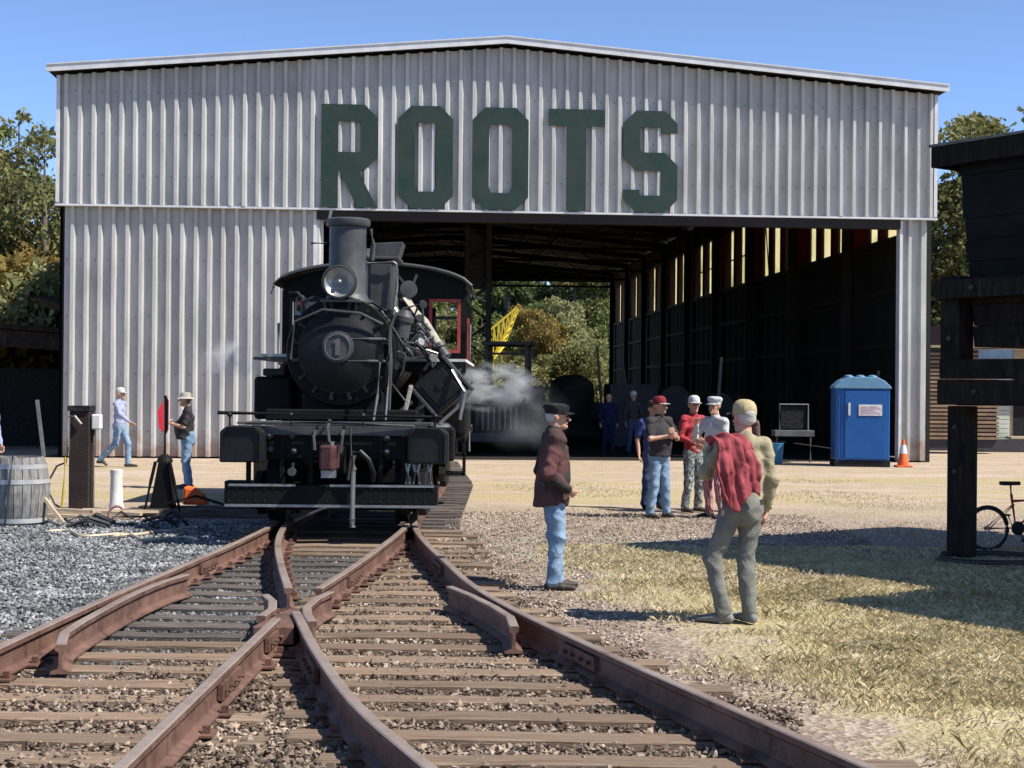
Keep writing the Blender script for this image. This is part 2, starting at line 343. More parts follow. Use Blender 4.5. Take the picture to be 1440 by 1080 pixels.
# ---------------------------------------------------------------- loose stones and dry grass
def stones(name, pts, smin, smax, m, seed, kind='stuff'):
    rg = np.random.default_rng(seed); n = len(pts)
    base = np.array([(1, 0, 0), (-1, 0, 0), (0, 1, 0), (0, -1, 0), (0, 0, 1), (0, 0, -1)], float)
    tri = np.array([(0, 2, 4), (2, 1, 4), (1, 3, 4), (3, 0, 4), (2, 0, 5), (1, 2, 5), (3, 1, 5), (0, 3, 5)])
    s = rg.uniform(smin, smax, (n, 1, 1)) * rg.uniform(0.6, 1.3, (n, 6, 1)) * np.array([1, 1, 0.75]) * 0.5
    a = rg.uniform(0, 2 * PI, n); b = rg.uniform(-0.8, 0.8, n)
    v = base[None] * s + rg.normal(0, 1, (n, 6, 3)) * s.mean(1, keepdims=True) * 0.22
    ca, sa, cb, sb = np.cos(a)[:, None], np.sin(a)[:, None], np.cos(b)[:, None], np.sin(b)[:, None]
    x = v[..., 0] * ca - v[..., 1] * sa; yy = v[..., 0] * sa + v[..., 1] * ca; z = v[..., 2]
    v2 = np.stack([x, yy * cb - z * sb, yy * sb + z * cb], -1) + pts[:, None, :]
    F = (tri[None] + (np.arange(n) * 6)[:, None, None]).reshape(-1, 3)
    return npmesh(name, v2.reshape(-1, 3), F, m, kind=kind)
def scatter(n, x0, x1, y0, y1, seed, keep=lambda x, y: np.ones(len(x), bool), p=1.0):
    rg = np.random.default_rng(seed); x = rg.uniform(x0, x1, n); y = y0 + (y1 - y0) * rg.uniform(0, 1, n) ** p; k = keep(x, y); x, y = x[k], y[k]
    z = rg.uniform(0.0, 0.018, len(x)); return np.stack([x, y, z], 1)
rrx = lambda y: np.interp(y, [p[1] for p in RR], [p[0] for p in RR]); llx = lambda y: np.interp(y, [p[1] for p in LL], [p[0] for p in LL])
m_st = M('tan ballast', (0.095, 0.068, 0.050), (0.29, 0.225, 0.17), scale=1.2, rough=0.9, isl=0.7, world=True)
m_sd = M('grey ballast', (0.09, 0.093, 0.097), (0.31, 0.31, 0.31), scale=1.4, rough=0.85, isl=0.6, world=True)
m_sp = M('pinkish gravel', (0.20, 0.15, 0.12), (0.42, 0.34, 0.28), scale=1.0, rough=0.9, isl=0.5, world=True)
darkz = lambda x, y: (y > 10.2 + 0.6 * np.sin(x * 5)) & (x < np.interp(y, [10, 12, 18], [-2.2, -1.75, -1.5]))
rg0 = np.random.default_rng(77)
pts = scatter(120000, -4.6, 3.0, 4.6, 19.0, 1, lambda x, y: (x > llx(y) - 0.7) & (x < rrx(y) + 0.55 + 0.25 * np.sin(y * 3)) & ~darkz(x, y), 1.25)
pts[:, 2] += rg0.uniform(0.0, 0.03, len(pts)); stones('ballast', pts[::2], 0.016, 0.036, m_st, 2); stones('coarse_ballast', pts[1::2], 0.026, 0.054, m_st, 22)
pts = scatter(26000, -4.2, -1.3, 9.4, 19.5, 3, lambda x, y: darkz(x, y) & (x > llx(y) - 0.7)); stones('dark_ballast', pts, 0.025, 0.055, M('darker grey ballast', (0.05, 0.052, 0.055), (0.20, 0.20, 0.20), scale=1.4, rough=0.85, isl=0.6, world=True), 4)  # darker grey stones in the farther part of the left track
pts = scatter(34000, -10, -3.3, 9.3, 21.5, 5, lambda x, y: (x < llx(y) - 0.3) & (x > -0.335 * y - 0.4) & (y > 9 + 0.2 * np.sin(x * 3))); stones('side_gravel', pts, 0.03, 0.06, m_sd, 6)
pts = scatter(26000, -1.6, 4.5, 9.0, 23.5, 7, lambda x, y: (x > rrx(y) + 0.35) & ((x < 0.9 + 0.17 * (14 - y) + 0.4 * np.sin(y * 2.1)) | (y > 15.6 + 0.8 * np.sin(x * 2)))); stones('pale_gravel', pts, 0.015, 0.04, m_sp, 8)
def blades(name, pts, h0, h1, wd, m, seed):
    rg = np.random.default_rng(seed); n = len(pts); a = rg.uniform(0, 2 * PI, n); h = rg.uniform(h0, h1, n); l = rg.uniform(0.2, 1.5, n) * h
    b = rg.uniform(0, 2 * PI, n); w = wd * rg.uniform(0.6, 1.3, n); dx, dy = np.cos(a) * w, np.sin(a) * w; lx, ly = np.cos(b) * l, np.sin(b) * l
    p = pts; z = np.zeros(n)
    V = np.stack([p + np.stack([-dx, -dy, z - 0.005], 1), p + np.stack([dx, dy, z - 0.005], 1),
                  p + np.stack([dx * 0.6 + lx * 0.4, dy * 0.6 + ly * 0.4, h * 0.65], 1), p + np.stack([lx, ly, h * 0.9], 1)], 1).reshape(-1, 3)
    F = np.arange(n * 4).reshape(-1, 4); return npmesh(name, V, F, m, kind='stuff')
m_gr = M('dry grass', (0.62, 0.52, 0.31), (0.40, 0.335, 0.185), scale=1.6, rough=0.8, isl=0.35, world=True, c3=(0.70, 0.62, 0.42), s3=4, trans=0.25)
m_gg = M('green grass tufts', (0.24, 0.20, 0.09), (0.38, 0.32, 0.15), scale=2, rough=0.8, isl=0.3, world=True, trans=0.25)
_r = np.random.default_rng(99)
def gb(x, y):
    e = x - (0.85 + 0.17 * (14 - y) + 0.35 * np.sin(y * 1.7) + 0.2 * np.sin(y * 5.3))
    pt = np.sin(x * 2.3 + 1.4 * np.sin(y * 1.9)) + np.sin(y * 2.7 + 1.2 * np.sin(x * 3.1)) + 0.6 * np.sin(x * 7.7 + y * 5.1)
    feet = (np.hypot(x - 1.82, y - 12.45) > 0.42) & (np.hypot(x - 0.45, y - 14.45) > 0.3)
    return feet & (_r.uniform(0, 1, len(x)) < np.clip(0.05 + e * 0.55, 0, 1) * np.clip(0.62 + 0.35 * pt, 0.12, 1))
pts = scatter(420000, 0.3, 6.5, 6.6, 18.5, 9, lambda x, y: gb(x, y) & (x < 0.36 * y + 0.3), 1.3); pts[:, 2] = 0; blades('dry_grass', pts, 0.015, 0.062, 0.0030, m_gr, 10)
rg = np.random.default_rng(11); cl = np.stack([rg.uniform(1.6, 5.5, 110), rg.uniform(7, 16, 110)], 1)
cc = cl[rg.integers(0, 110, 18000)] + rg.normal(0, 0.14, (18000, 2)) * rg.uniform(0.4, 2.0, (18000, 1)); cc = np.concatenate([cc, np.zeros((18000, 1))], 1); cc = cc[gb(cc[:, 0], cc[:, 1])]
blades('green_grass', cc, 0.02, 0.075, 0.0035, m_gg, 12)
pts = scatter(30000, -1, 9, 15.5, 33, 13, lambda x, y: (np.sin(x * 1.3) + np.sin(y * 0.9 + x * 0.4) > 0.5) & (x > rrx(y) + 0.9)); pts[:, 2] = 0; blades('thin_straw', pts, 0.01, 0.045, 0.004, m_gr, 14)
# ---------------------------------------------------------------- the big shed
YAW = 4.0
W, LEN, HL, HE, HR = 23.46, 66.0, 6.66, 10.05, 11.05
m_gal = M('galvanised sheet', (0.50, 0.49, 0.47), (0.36, 0.355, 0.34), scale=1.6, rough=0.55, metal=0.12, bump=0.3, bscale=9, stretch=(1, 1, 0.35), c3=(0.30, 0.295, 0.285), s3=2.4, l3=0.58, h3=0.8, isl=0.05)
m_gal2 = M('galvanised sheet low', (0.50, 0.485, 0.46), (0.36, 0.35, 0.33), scale=1.6, rough=0.55, metal=0.12, bump=0.3, bscale=9, stretch=(1, 1, 0.35), c3=(0.28, 0.27, 0.25), s3=2.2, l3=0.58, h3=0.8, isl=0.05)
def rustify(m, h):
    nt = m.node_tree; N = nt.nodes.new; L = nt.links.new; b = nt.nodes['Principled BSDF']; src = b.inputs['Base Color'].links[0].from_socket
    g = N('ShaderNodeNewGeometry'); s = N('ShaderNodeSeparateXYZ'); L(g.outputs['Position'], s.inputs[0])
    n = N('ShaderNodeTexNoise'); n.inputs['Scale'].default_value = 3.0; n.inputs['Detail'].default_value = 6; L(g.outputs['Position'], n.inputs['Vector'])
    a = N('ShaderNodeMath'); a.operation = 'MULTIPLY_ADD'; L(n.outputs[0], a.inputs[0]); a.inputs[1].default_value = -1.3; L(s.outputs[2], a.inputs[2])
    r = N('ShaderNodeMapRange'); L(a.outputs[0], r.inputs[0]); r.inputs[1].default_value = h - 0.95; r.inputs[2].default_value = h - 0.55; r.inputs[3].default_value = 0.55; r.inputs[4].default_value = 0
    x = N('ShaderNodeMix'); x.data_type = 'RGBA'; L(r.outputs[0], x.inputs[0]); L(src, x.inputs[6]); x.inputs[7].default_value = (0.26, 0.13, 0.065, 1); L(x.outputs[2], b.inputs['Base Color'])
rustify(m_gal2, 0.55)
m_trim = M('pale sheet trim', (0.62, 0.62, 0.62), (0.50, 0.50, 0.50), scale=2, rough=0.5, metal=0.1, bump=0.1)
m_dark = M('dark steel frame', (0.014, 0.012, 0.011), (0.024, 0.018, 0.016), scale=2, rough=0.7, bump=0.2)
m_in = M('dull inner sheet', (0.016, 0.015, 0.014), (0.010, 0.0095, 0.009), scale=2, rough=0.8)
m_red = M('red translucent panel', (0.17, 0.028, 0.02), (0.10, 0.028, 0.012), scale=0.4, rough=0.6, trans=0.28)
m_yel = M('yellowed fibreglass', (0.76, 0.70, 0.48), (0.84, 0.79, 0.60), scale=0.8, rough=0.6, trans=0.85, c3=(0.45, 0.48, 0.28), s3=0.5)
m_green = M('dark green board', (0.008, 0.026, 0.021), (0.013, 0.036, 0.030), scale=3, rough=0.7, bump=0.25, c3=(0.030, 0.038, 0.035), s3=1.1, l3=0.40, h3=0.75)
shed = thing('metal_shed', 'huge corrugated metal shed with green ROOTS letters over its open bay', 'shed', (-11.93, 40.2, 0), R(YAW))
PIT = W / 66
def roofz(x): return HE + (HR - HE) * (1 - abs(x - W / 2) / (W / 2))
def sheet(x0, nrib, z0, z1f, m, name='wall_panel', parent=None, y=0.0, dep=0.125, seed=0):
    rnd = random.Random(seed); prof = []
    for r in range(nrib):
        b = x0 + r * PIT
        prof += [(b, 0), (b + 0.40 * PIT, 0), (b + 0.49 * PIT, dep), (b + 0.72 * PIT, dep), (b + 0.83 * PIT, 0)]
    prof.append((x0 + nrib * PIT + 0.004, 0)); n = len(prof); rows = 9; mb = MB(); ph = rnd.uniform(0, 6)
    off = rnd.uniform(-0.006, 0.006)
    for i in range(rows):
        t = i / (rows - 1)
        for x, d in prof:
            z = z0 + (z1f(x) - z0) * t
            wv = 0.006 * math.sin(z * 1.7 + ph + x) + 0.004 * noise.noise(Vector((x * 2.0, z * 1.1, seed)))
            mb.v.append((x + 0.004 * noise.noise(Vector((z, x * 3, seed + 9))), y - d * (1 + 0.12 * noise.noise(Vector((x * 3, z * 0.8, seed + 5)))) + wv + off, z))
    mb.f = [(i * n + j, i * n + j + 1, (i + 1) * n + j + 1, (i + 1) * n + j) for i in range(rows - 1) for j in range(n - 1)]
    return mb.build(name, m, parent)
fw = MB(); fw.b(0.05, W - 0.05, 0.14, 0.24, HL, HE); upper = fw.build('front_wall', m_in, shed)
up = MB(); up.prism([(0.05, 0), (W - 0.05, 0), (W / 2, HR - HE - 0.1)], (0, 0.14, HE), (1, 0, 0), (0, 0, 1), (0, 0.1, 0)); up.build('gable', m_in, shed)
for k in range(22): sheet(k * 3 * PIT, 3, HL - 0.02, lambda x: roofz(x) - 0.05, m_gal, 'wall_panel', upper, y=0.04, seed=k)
lw = MB(); lw.b(0.1, 6.66, 0.25, 0.33, 0, HL - 0.05); lower = lw.build('front_wall', m_in, shed)
for k in range(6): sheet(0.16 + k * 3 * PIT, 3, 0.04, lambda x: HL - 0.06, m_gal2, 'wall_panel', lower, y=0.20, seed=40 + k)
sheet(0.16 + 18 * PIT, 1, 0.04, lambda x: HL - 0.06, m_gal2, 'wall_panel', lower, y=0.20, seed=50)
rw = MB(); rw.b(22.62, W - 0.02, 0.25, 0.33, 0, HL - 0.05); rlow = rw.build('front_wall', m_in, shed)
sheet(22.58, 2, 0.04, lambda x: HL - 0.06, m_gal2, 'wall_panel', rlow, y=0.20, seed=51)
t = MB(); t.b(-0.04, W + 0.04, -0.085, 0.10, HL - 0.075, HL - 0.025); t.build('ledge_flashing', m_trim, shed)
t = MB(); t.b(6.74, 22.50, 0.0, 0.35, HL - 0.32, HL - 0.08); t.build('lintel', m_dark, shed)
for q in ((-0.03, 0.06, -0.06, 0.12, HL + 0.01, HE - 0.06), (W - 0.06, W + 0.03, -0.06, 0.12, HL + 0.01, HE - 0.06), (6.66, 6.74, 0.05, 0.35, 0.02, HL - 0.1), (22.50, 22.58, 0.05, 0.35, 0.02, HL - 0.1)): t = MB(); t.b(*q); t.build('corner_trim', m_trim, shed)
# roof with fascia
sl2 = (HR - HE) / (W / 2)
for s in (-1, 1):
    e = W / 2 + s * (W / 2 + 0.22); rb = MB()
    rb.prism([(0, 0), (e - W / 2, -(abs(e - W / 2)) * sl2), (e - W / 2, -(abs(e - W / 2)) * sl2 + 0.06), (0, 0.06)], (W / 2, -0.36, HR + 0.03), (1, 0, 0), (0, 0, 1), (0, LEN + 0.4, 0)); rb.build('roof', m_in, shed)
    fb = MB(); fb.prism([(0, 0), (e - W / 2, -(abs(e - W / 2)) * sl2), (e - W / 2, -(abs(e - W / 2)) * sl2 + 0.17), (0, 0.17)], (W / 2, -0.41, HR - 0.02), (1, 0, 0), (0, 0, 1), (0, 0.045, 0)); fb.build('fascia', m_trim, shed)
    cb = MB(); cb.prism([(0, 0), (e - W / 2, -(abs(e - W / 2)) * sl2), (e - W / 2, -(abs(e - W / 2)) * sl2 + 0.03), (0, 0.03)], (W / 2, -0.435, HR + 0.15), (1, 0, 0), (0, 0, 1), (0, 0.25, 0)); cb.build('roof_edge', m_trim, shed)
# side walls
def longwall(x, z0, z1, name, m):
    b = MB(); n = 220; st = LEN / n
    for i in range(n + 1):
        for z in (z0, z1): b.v.append((x + (0.04 if i % 4 in (1, 2) else 0), 0.3 + i * (LEN - 0.3) / n, z))
    b.f = [(2 * i, 2 * i + 2, 2 * i + 3, 2 * i + 1) for i in range(n)]
    return b.build(name, m, shed)
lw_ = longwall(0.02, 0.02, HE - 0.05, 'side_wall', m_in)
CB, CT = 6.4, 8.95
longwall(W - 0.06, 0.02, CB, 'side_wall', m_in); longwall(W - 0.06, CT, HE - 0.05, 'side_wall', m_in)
# clerestory on the right side: red translucent panels and window strips with mullions
cl_ = MB(); cl_.b(W - 0.12, W + 0.02, 0.3, LEN, CB - 0.08, CB); cl_.b(W - 0.12, W + 0.02, 0.3, LEN, CT, CT + 0.1); cler = cl_.build('clerestory_window_band', m_dark, shed)
for k in range(9):
    y0 = 1.0 + k * 7.0; rnd = random.Random(k + 30)
    gaps = [(y0 + 0.15, y0 + 0.95), (y0 + 1.9, y0 + 2.9), (y0 + 3.75, y0 + 4.55)] if k < 3 else [(y0 + 1.0, y0 + 1.75), (y0 + 3.2, y0 + 3.95)]
    e = y0 - 0.35
    for g0, g1 in gaps + [(y0 + 6.65, 0)]:
        rp = MB(); rp.b(W - 0.05, W - 0.03, e + 0.06, g0 - 0.06, CB, CT); rp.build('red_panel', m_red, cler)
        if g1: rp = MB(); rp.b(W - 0.05, W - 0.04, g0, g1, CB, CT); rp.build('yellowed_pane', m_yel, cler)
        mu = MB(); mu.b(W - 0.12, W - 0.02, g0 - 0.06, g0, CB, CT); mu.build('mullion', m_dark, cler)
        if g1: mu = MB(); mu.b(W - 0.12, W - 0.02, g1, g1 + 0.06, CB, CT); mu.build('mullion', m_dark, cler); e = g1
    if k in (3, 4): mu = MB(); mu.b(W - 0.09, W - 0.06, gaps[0][0], gaps[-1][1], CB + 1.2, CB + 1.26); mu.build('mullion', m_dark, cler)
    if k == 2: mu = MB(); mu.bar((W - 0.08, gaps[2][0], CB), (W - 0.08, gaps[2][1], CT), 0.04, 0.04); mu.build('mullion', m_dark, cler)
# screw rows and lap seams on the front sheets
sc = MB()
for z in (7.4, 8.5, 9.6):
    for q in range(66):
        x = q * PIT + 0.2 * PIT
        if z < roofz(x) - 0.3: sc.cyl((x, 0.045, z), (x, 0.022, z), 0.014, n=6)
for z in (0.7, 2.2, 3.7, 5.2):
    for q in range(19): x = 0.16 + q * PIT + 0.2 * PIT; sc.cyl((x, 0.205, z), (x, 0.182, z), 0.014, n=6)
sc.build('screws', m_dark, shed, kind='stuff')
# frames inside: columns, rafters, purlins, girts
for k in range(10):
    y = 0.45 + k * 7.0
    if y > LEN - 0.2: y = LEN - 0.3
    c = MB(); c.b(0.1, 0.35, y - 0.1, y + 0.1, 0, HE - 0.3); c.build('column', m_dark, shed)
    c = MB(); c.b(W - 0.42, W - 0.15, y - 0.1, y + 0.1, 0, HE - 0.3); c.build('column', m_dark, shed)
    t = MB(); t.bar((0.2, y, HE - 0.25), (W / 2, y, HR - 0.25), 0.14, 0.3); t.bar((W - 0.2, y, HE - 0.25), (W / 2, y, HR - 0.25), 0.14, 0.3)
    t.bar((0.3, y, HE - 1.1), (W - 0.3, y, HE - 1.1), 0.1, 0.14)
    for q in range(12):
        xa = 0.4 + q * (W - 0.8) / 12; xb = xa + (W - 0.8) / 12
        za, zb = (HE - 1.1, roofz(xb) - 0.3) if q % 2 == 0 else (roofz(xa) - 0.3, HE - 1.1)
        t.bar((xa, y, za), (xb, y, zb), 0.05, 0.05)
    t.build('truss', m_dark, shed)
pu = MB()
for q in range(14):
    x = 0.8 + q * (W - 1.6) / 13; pu.b(x - 0.04, x + 0.04, 0.3, LEN - 0.1, roofz(x) - 0.16, roofz(x) - 0.06)
pu.build('purlins', m_dark, shed, kind='stuff')
gi = MB()
for z in (1.6, 3.2, 4.8, 6.3): gi.b(W - 0.2, W - 0.08, 0.5, LEN, z, z + 0.14)
gi.build('girts', m_dark, shed, kind='stuff')
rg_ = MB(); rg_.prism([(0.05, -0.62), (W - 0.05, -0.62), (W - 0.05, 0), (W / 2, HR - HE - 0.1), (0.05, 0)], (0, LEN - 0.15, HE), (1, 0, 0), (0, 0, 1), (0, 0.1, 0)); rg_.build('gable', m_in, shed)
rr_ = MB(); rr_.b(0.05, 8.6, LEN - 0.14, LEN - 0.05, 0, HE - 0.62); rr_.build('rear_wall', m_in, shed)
# letters R O O T S as thick boards bolted to the ribs
def letter(ch, x0, x1):
    h = 2.72; w = x1 - x0; s = 0.45; c = 0.34
    P = lambda pts: pts
    shapes = []
    if ch == 'O':
        o = [(c, 0), (w - c, 0), (w, c), (w, h - c), (w - c, h), (c, h), (0, h - c), (0, c)]; i_ = [(c + 0.16, s), (w - c - 0.16, s), (w - s, s + 0.16), (w - s, h - s - 0.16), (w - c - 0.16, h - s), (c + 0.16, h - s), (s, h - s - 0.16), (s, s + 0.16)]
        for k in range(8): shapes.append([o[k], o[(k + 1) % 8], i_[(k + 1) % 8], i_[k]])
    if ch == 'R':
        shapes = [[(0, 0), (s, 0), (s, h), (0, h)], [(s, h - s), (w - c - 0.1, h - s), (w - c, h), (s, h)], [(w - c - 0.1, h - s), (w - s, h - s - 0.12), (w, h - c), (w - c, h)],
                  [(w - s, h - s - 0.12), (w - s, h * 0.5 + 0.1), (w, h * 0.5 - 0.02), (w, h - c)], [(w - s, h * 0.5 + 0.1), (s, h * 0.5 + 0.1), (s, h * 0.5 - 0.38), (w - c, h * 0.5 - 0.38), (w, h * 0.5 - 0.02)],
                  [(s + 0.02, h * 0.5 - 0.38), (s + 0.52, h * 0.5 - 0.38), (w, 0), (w - 0.52, 0)]]
    if ch == 'T': shapes = [[(0, h - s), (w, h - s), (w, h), (0, h)], [(w / 2 - 0.26, 0), (w / 2 + 0.26, 0), (w / 2 + 0.26, h - s), (w / 2 - 0.26, h - s)]]
    if ch == 'S':
        m = h / 2
        shapes = [[(c, h), (c + 0.1, h - s), (w - c - 0.1, h - s), (w - c, h)], [(w - c, h), (w - c - 0.1, h - s), (w - s, h - s - 0.15), (w, h - s - 0.15), (w, h - c)],
                  [(c, h), (0, h - c), (s, h - s - 0.15), (c + 0.1, h - s)], [(0, h - c), (0, m + 0.1), (s, m + 0.35), (s, h - s - 0.15)], [(0, m + 0.1), (c, m - 0.25), (c + 0.15, m + 0.24), (s, m + 0.35)],
                  [(c, m - 0.25), (w - c - 0.1, m - 0.25), (w - c, m + 0.24), (c + 0.15, m + 0.24)], [(w - c, m + 0.24), (w - c - 0.1, m - 0.25), (w - s, m - 0.4), (w, m - 0.1)],
                  [(w, m - 0.1), (w - s, m - 0.4), (w - s, s + 0.15), (w, c)], [(w, c), (w - s, s + 0.15), (w - c - 0.1, s), (w - c, 0)],
                  [(w - c, 0), (w - c - 0.1, s), (c + 0.1, s), (c, 0)], [(c, 0), (c + 0.1, s), (s, s + 0.15), (0, s + 0.15), (0, c)]]
    b = MB()
    for q, sh in enumerate(shapes):
        a = sum(sh[i][0] * sh[(i + 1) % len(sh)][1] - sh[(i + 1) % len(sh)][0] * sh[i][1] for i in range(len(sh)))
        if a < 0: sh = sh[::-1]
        dy = 0.0
        b.prism(sh, (x0, -0.11 - dy, HL + 0.0), (1, 0, 0), (0, 0, 1), (0, 0.028, 0))
    o = b.build('letter', m_green, shed); o['label'] = 'green block letter ' + ch
def ux(px):  # facade position seen at a photo column
    p = (px - 720) / 2163; return (11.93 + p * 40.2) / (0.9976 - p * 0.0698)
for ch, a, b_ in (('R', 449, 528), ('O', 557, 634), ('O', 661, 740), ('T', 768, 846), ('S', 873, 949)): letter(ch, ux(a), ux(b_))
# ---------------------------------------------------------------- the steam locomotive
bk = M('sooty black paint', (0.005, 0.005, 0.0055), (0.010, 0.0095, 0.009), scale=3, rough=0.62, spec=0.12, bump=0.15, bscale=30, c3=(0.022, 0.020, 0.018), s3=4, l3=0.6, h3=0.85)
bk2 = M('satin black paint', (0.007, 0.007, 0.0075), (0.013, 0.013, 0.0135), scale=5, rough=0.45, spec=0.22, bump=0.08, c3=(0.026, 0.024, 0.022), s3=6, l3=0.62, h3=0.85)
gp = M('graphite grey smokebox paint', (0.045, 0.046, 0.048), (0.075, 0.075, 0.077), scale=4, rough=0.5, metal=0.2, bump=0.1, c3=(0.05, 0.048, 0.046), s3=3)
stl = M('bare worn steel', (0.34, 0.33, 0.32), (0.22, 0.21, 0.20), scale=6, rough=0.38, metal=0.7, bump=0.1)
lag = M('pale lagging', (0.30, 0.27, 0.21), (0.40, 0.37, 0.31), scale=5, rough=0.8, bump=0.4, c3=(0.14, 0.12, 0.10), s3=5)
rdp = M('dull red paint', (0.22, 0.03, 0.025), (0.30, 0.05, 0.04), scale=5, rough=0.5)
rk = M('faded red knuckle', (0.085, 0.032, 0.033), (0.04, 0.015, 0.015), scale=9, rough=0.7, bump=0.3)
gls = M('added dark glass', (0.05, 0.055, 0.055), (0.08, 0.085, 0.085), rough=0.08, spec=0.6)
wht = M('off white paint', (0.68, 0.67, 0.64), (0.52, 0.51, 0.48), scale=6, rough=0.6)
lc = thing('steam_locomotive', 'black geared steam locomotive facing out of the shed, round headlight, steam at its sides', 'locomotive', (-2.1, 18.0, 0))
def part(mb, name, m, sm=0, bev=0.0, parent=None, label=None): return mb.build(name, m, parent or lc, smooth=sm, bev=bev, label=label)
b = MB(); b.b(-1.24, 1.24, 0, 0.26, 0.50, 0.74); foot = part(b, 'footboard', bk, bev=0.012)
b = MB(); b.b(-1.245, 1.245, -0.022, -0.002, 0.485, 0.515); b.b(-1.2, -0.42, -0.015, -0.003, 0.725, 0.752); b.b(-0.02, 1.2, -0.015, -0.003, 0.725, 0.752); part(b, 'steel_strip', stl, parent=foot)
b = MB(); b.b(-1.30, 1.42, 0.30, 0.62, 1.02, 1.42); beam = part(b, 'buffer_beam', bk, bev=0.03)
b = MB(); b.b(-1.05, 1.15, 0.24, 0.7, 1.435, 1.475); b.b(-1.0, 1.1, 0.225, 0.235, 1.32, 1.43); part(b, 'beam_plate', gp, bev=0.006)
for x0, x1 in ((-1.32, -0.80), (0.88, 1.36)):
    b = MB(); b.prism([(x0, 1.0), (x1, 1.0), (x1, 1.36), (x1 - 0.07, 1.42), (x0 + 0.07, 1.42), (x0, 1.36)], (0, 0.02, 0), (1, 0, 0), (0, 0, 1), (0, 0.26, 0)); part(b, 'tool_box', bk2, bev=0.02)
    b = MB(); b.tube([(x0 + 0.04, 0.0, 1.0), (x0 + 0.04, 0.0, 1.34), (x0 + 0.1, 0.0, 1.41), (x1 - 0.1, 0, 1.41), (x1 - 0.04, 0, 1.34), (x1 - 0.04, 0, 1.0)], 0.014); part(b, 'edge_rail', bk2, sm=40)
b = MB(); b.tube([(-1.36, 0.12, 1.58), (1.28, 0.12, 1.545)], 0.022)
for x in (-1.22, -0.5, 0.35, 1.2): b.tube([(x, 0.12, 1.43), (x, 0.12, 1.56)], 0.018); b.ell((x, 0.12, 1.56), (0.035,) * 3, 8)
part(b, 'handrail', bk2, sm=40)
for x in (-1.02, -0.62, -0.28, 0.55, 0.82): b = MB(); b.b(x - 0.03, x + 0.03, 0.27, 0.298, 0.52, 1.4); part(b, 'hanger_bar', bk, bev=0.006)
for x, z in ((-0.78, 1.30), (-0.50, 1.31), (0.62, 1.29), (0.90, 1.28), (-0.76, 1.15), (-0.48, 1.13), (0.62, 1.13), (0.92, 1.12)):
    b = MB(); b.lathe([(0.045, 0), (0.045, 0.05), (0.03, 0.08), (0.0, 0.09)], (x, 0.30, z), (0, -1, 0), 10); part(b, 'bolt_head', gp, sm=50)
# coupler
b = MB(); b.b(-0.14, 0.14, 0.1, 0.9, 0.86, 1.20); part(b, 'coupler_pocket', bk, bev=0.03)
b = MB(); b.prism([(-0.09, -0.32), (0.05, -0.34), (0.10, -0.22), (0.04, -0.12), (0.10, 0.02), (0.08, 0.2), (-0.10, 0.2), (-0.12, -0.1)], (-0.02, 0.06, 0.93), (1, 0, 0), (0, 1, 0), (0, 0, 0.28)); knk = part(b, 'coupler_knuckle', rk, bev=0.02)
b = MB(); b.cyl((0.02, -0.16, 0.90), (0.02, -0.16, 1.26), 0.03, n=10); b.b(-0.1, 0.06, -0.2, -0.05, 0.84, 0.925); part(b, 'pin', stl, parent=knk)
b = MB()
for p in ([(-0.2, 0.2, 1.42), (-0.22, 0.05, 1.3), (-0.2, 0.0, 1.15)], [(0.12, 0.2, 1.42), (0.12, 0.03, 1.32), (0.10, 0.0, 1.12)], [(-0.05, 0.2, 1.5), (-0.05, 0.0, 1.4), (-0.02, -0.08, 1.25)], [(0.2, 0.15, 1.42), (0.22, 0.05, 1.1), (0.18, 0.1, 0.8)]): b.tube(p, 0.018, 6)
b.tube([(-1.15, 0.22, 1.46), (-0.1, 0.16, 1.47), (0.95, 0.2, 1.44), (1.0, 0.12, 1.2)], 0.014, 6); part(b, 'uncoupling_lever', gp, sm=40)
b = MB(); b.tube([(0.26, -0.06, 1.10), (0.26, -0.06, 0.95), (0.25, -0.05, 0.30)], 0.028, 8); b.tube([(0.26, -0.06, 1.1), (0.26, -0.06, 0.93)], 0.042, 8); b.tube([(0.25, -0.05, 0.36), (0.25, -0.05, 0.26)], 0.045, 8); part(b, 'air_pipe', stl, sm=40)
b = MB(); b.tube([(0.26, 0.0, 1.12), (0.34, -0.06, 1.14), (0.44, -0.08, 1.05), (0.50, -0.05, 0.88), (0.48, 0, 0.8)], 0.03, 8); part(b, 'air_hose', bk2, sm=40)
b = MB(); b.tube([(-0.46, -0.02, 0.86), (-0.45, -0.02, 1.0)], 0.02, 6); b.lathe([(0.05, 0), (0.05, 0.03)], (-0.46, -0.02, 0.9), (0, -1, 0)); part(b, 'angle_cock', gp, sm=40)
for k, x in enumerate((0.86, 0.90, 0.95, 1.02, 1.12, 1.16)):
    b = MB(); b.tube([(x, 0.1, 0.76), (x + 0.02 * (-1) ** k, 0.12, 0.9), (x, 0.14, 1.0)], 0.016, 6); part(b, 'drain_pipe', stl, sm=40)
b = MB(); b.tube([(0.22, 0.05, 0.52), (-0.1, -0.02, 0.47), (-0.42, 0.0, 0.33)], 0.02, 6); part(b, 'chain', gp, sm=40)
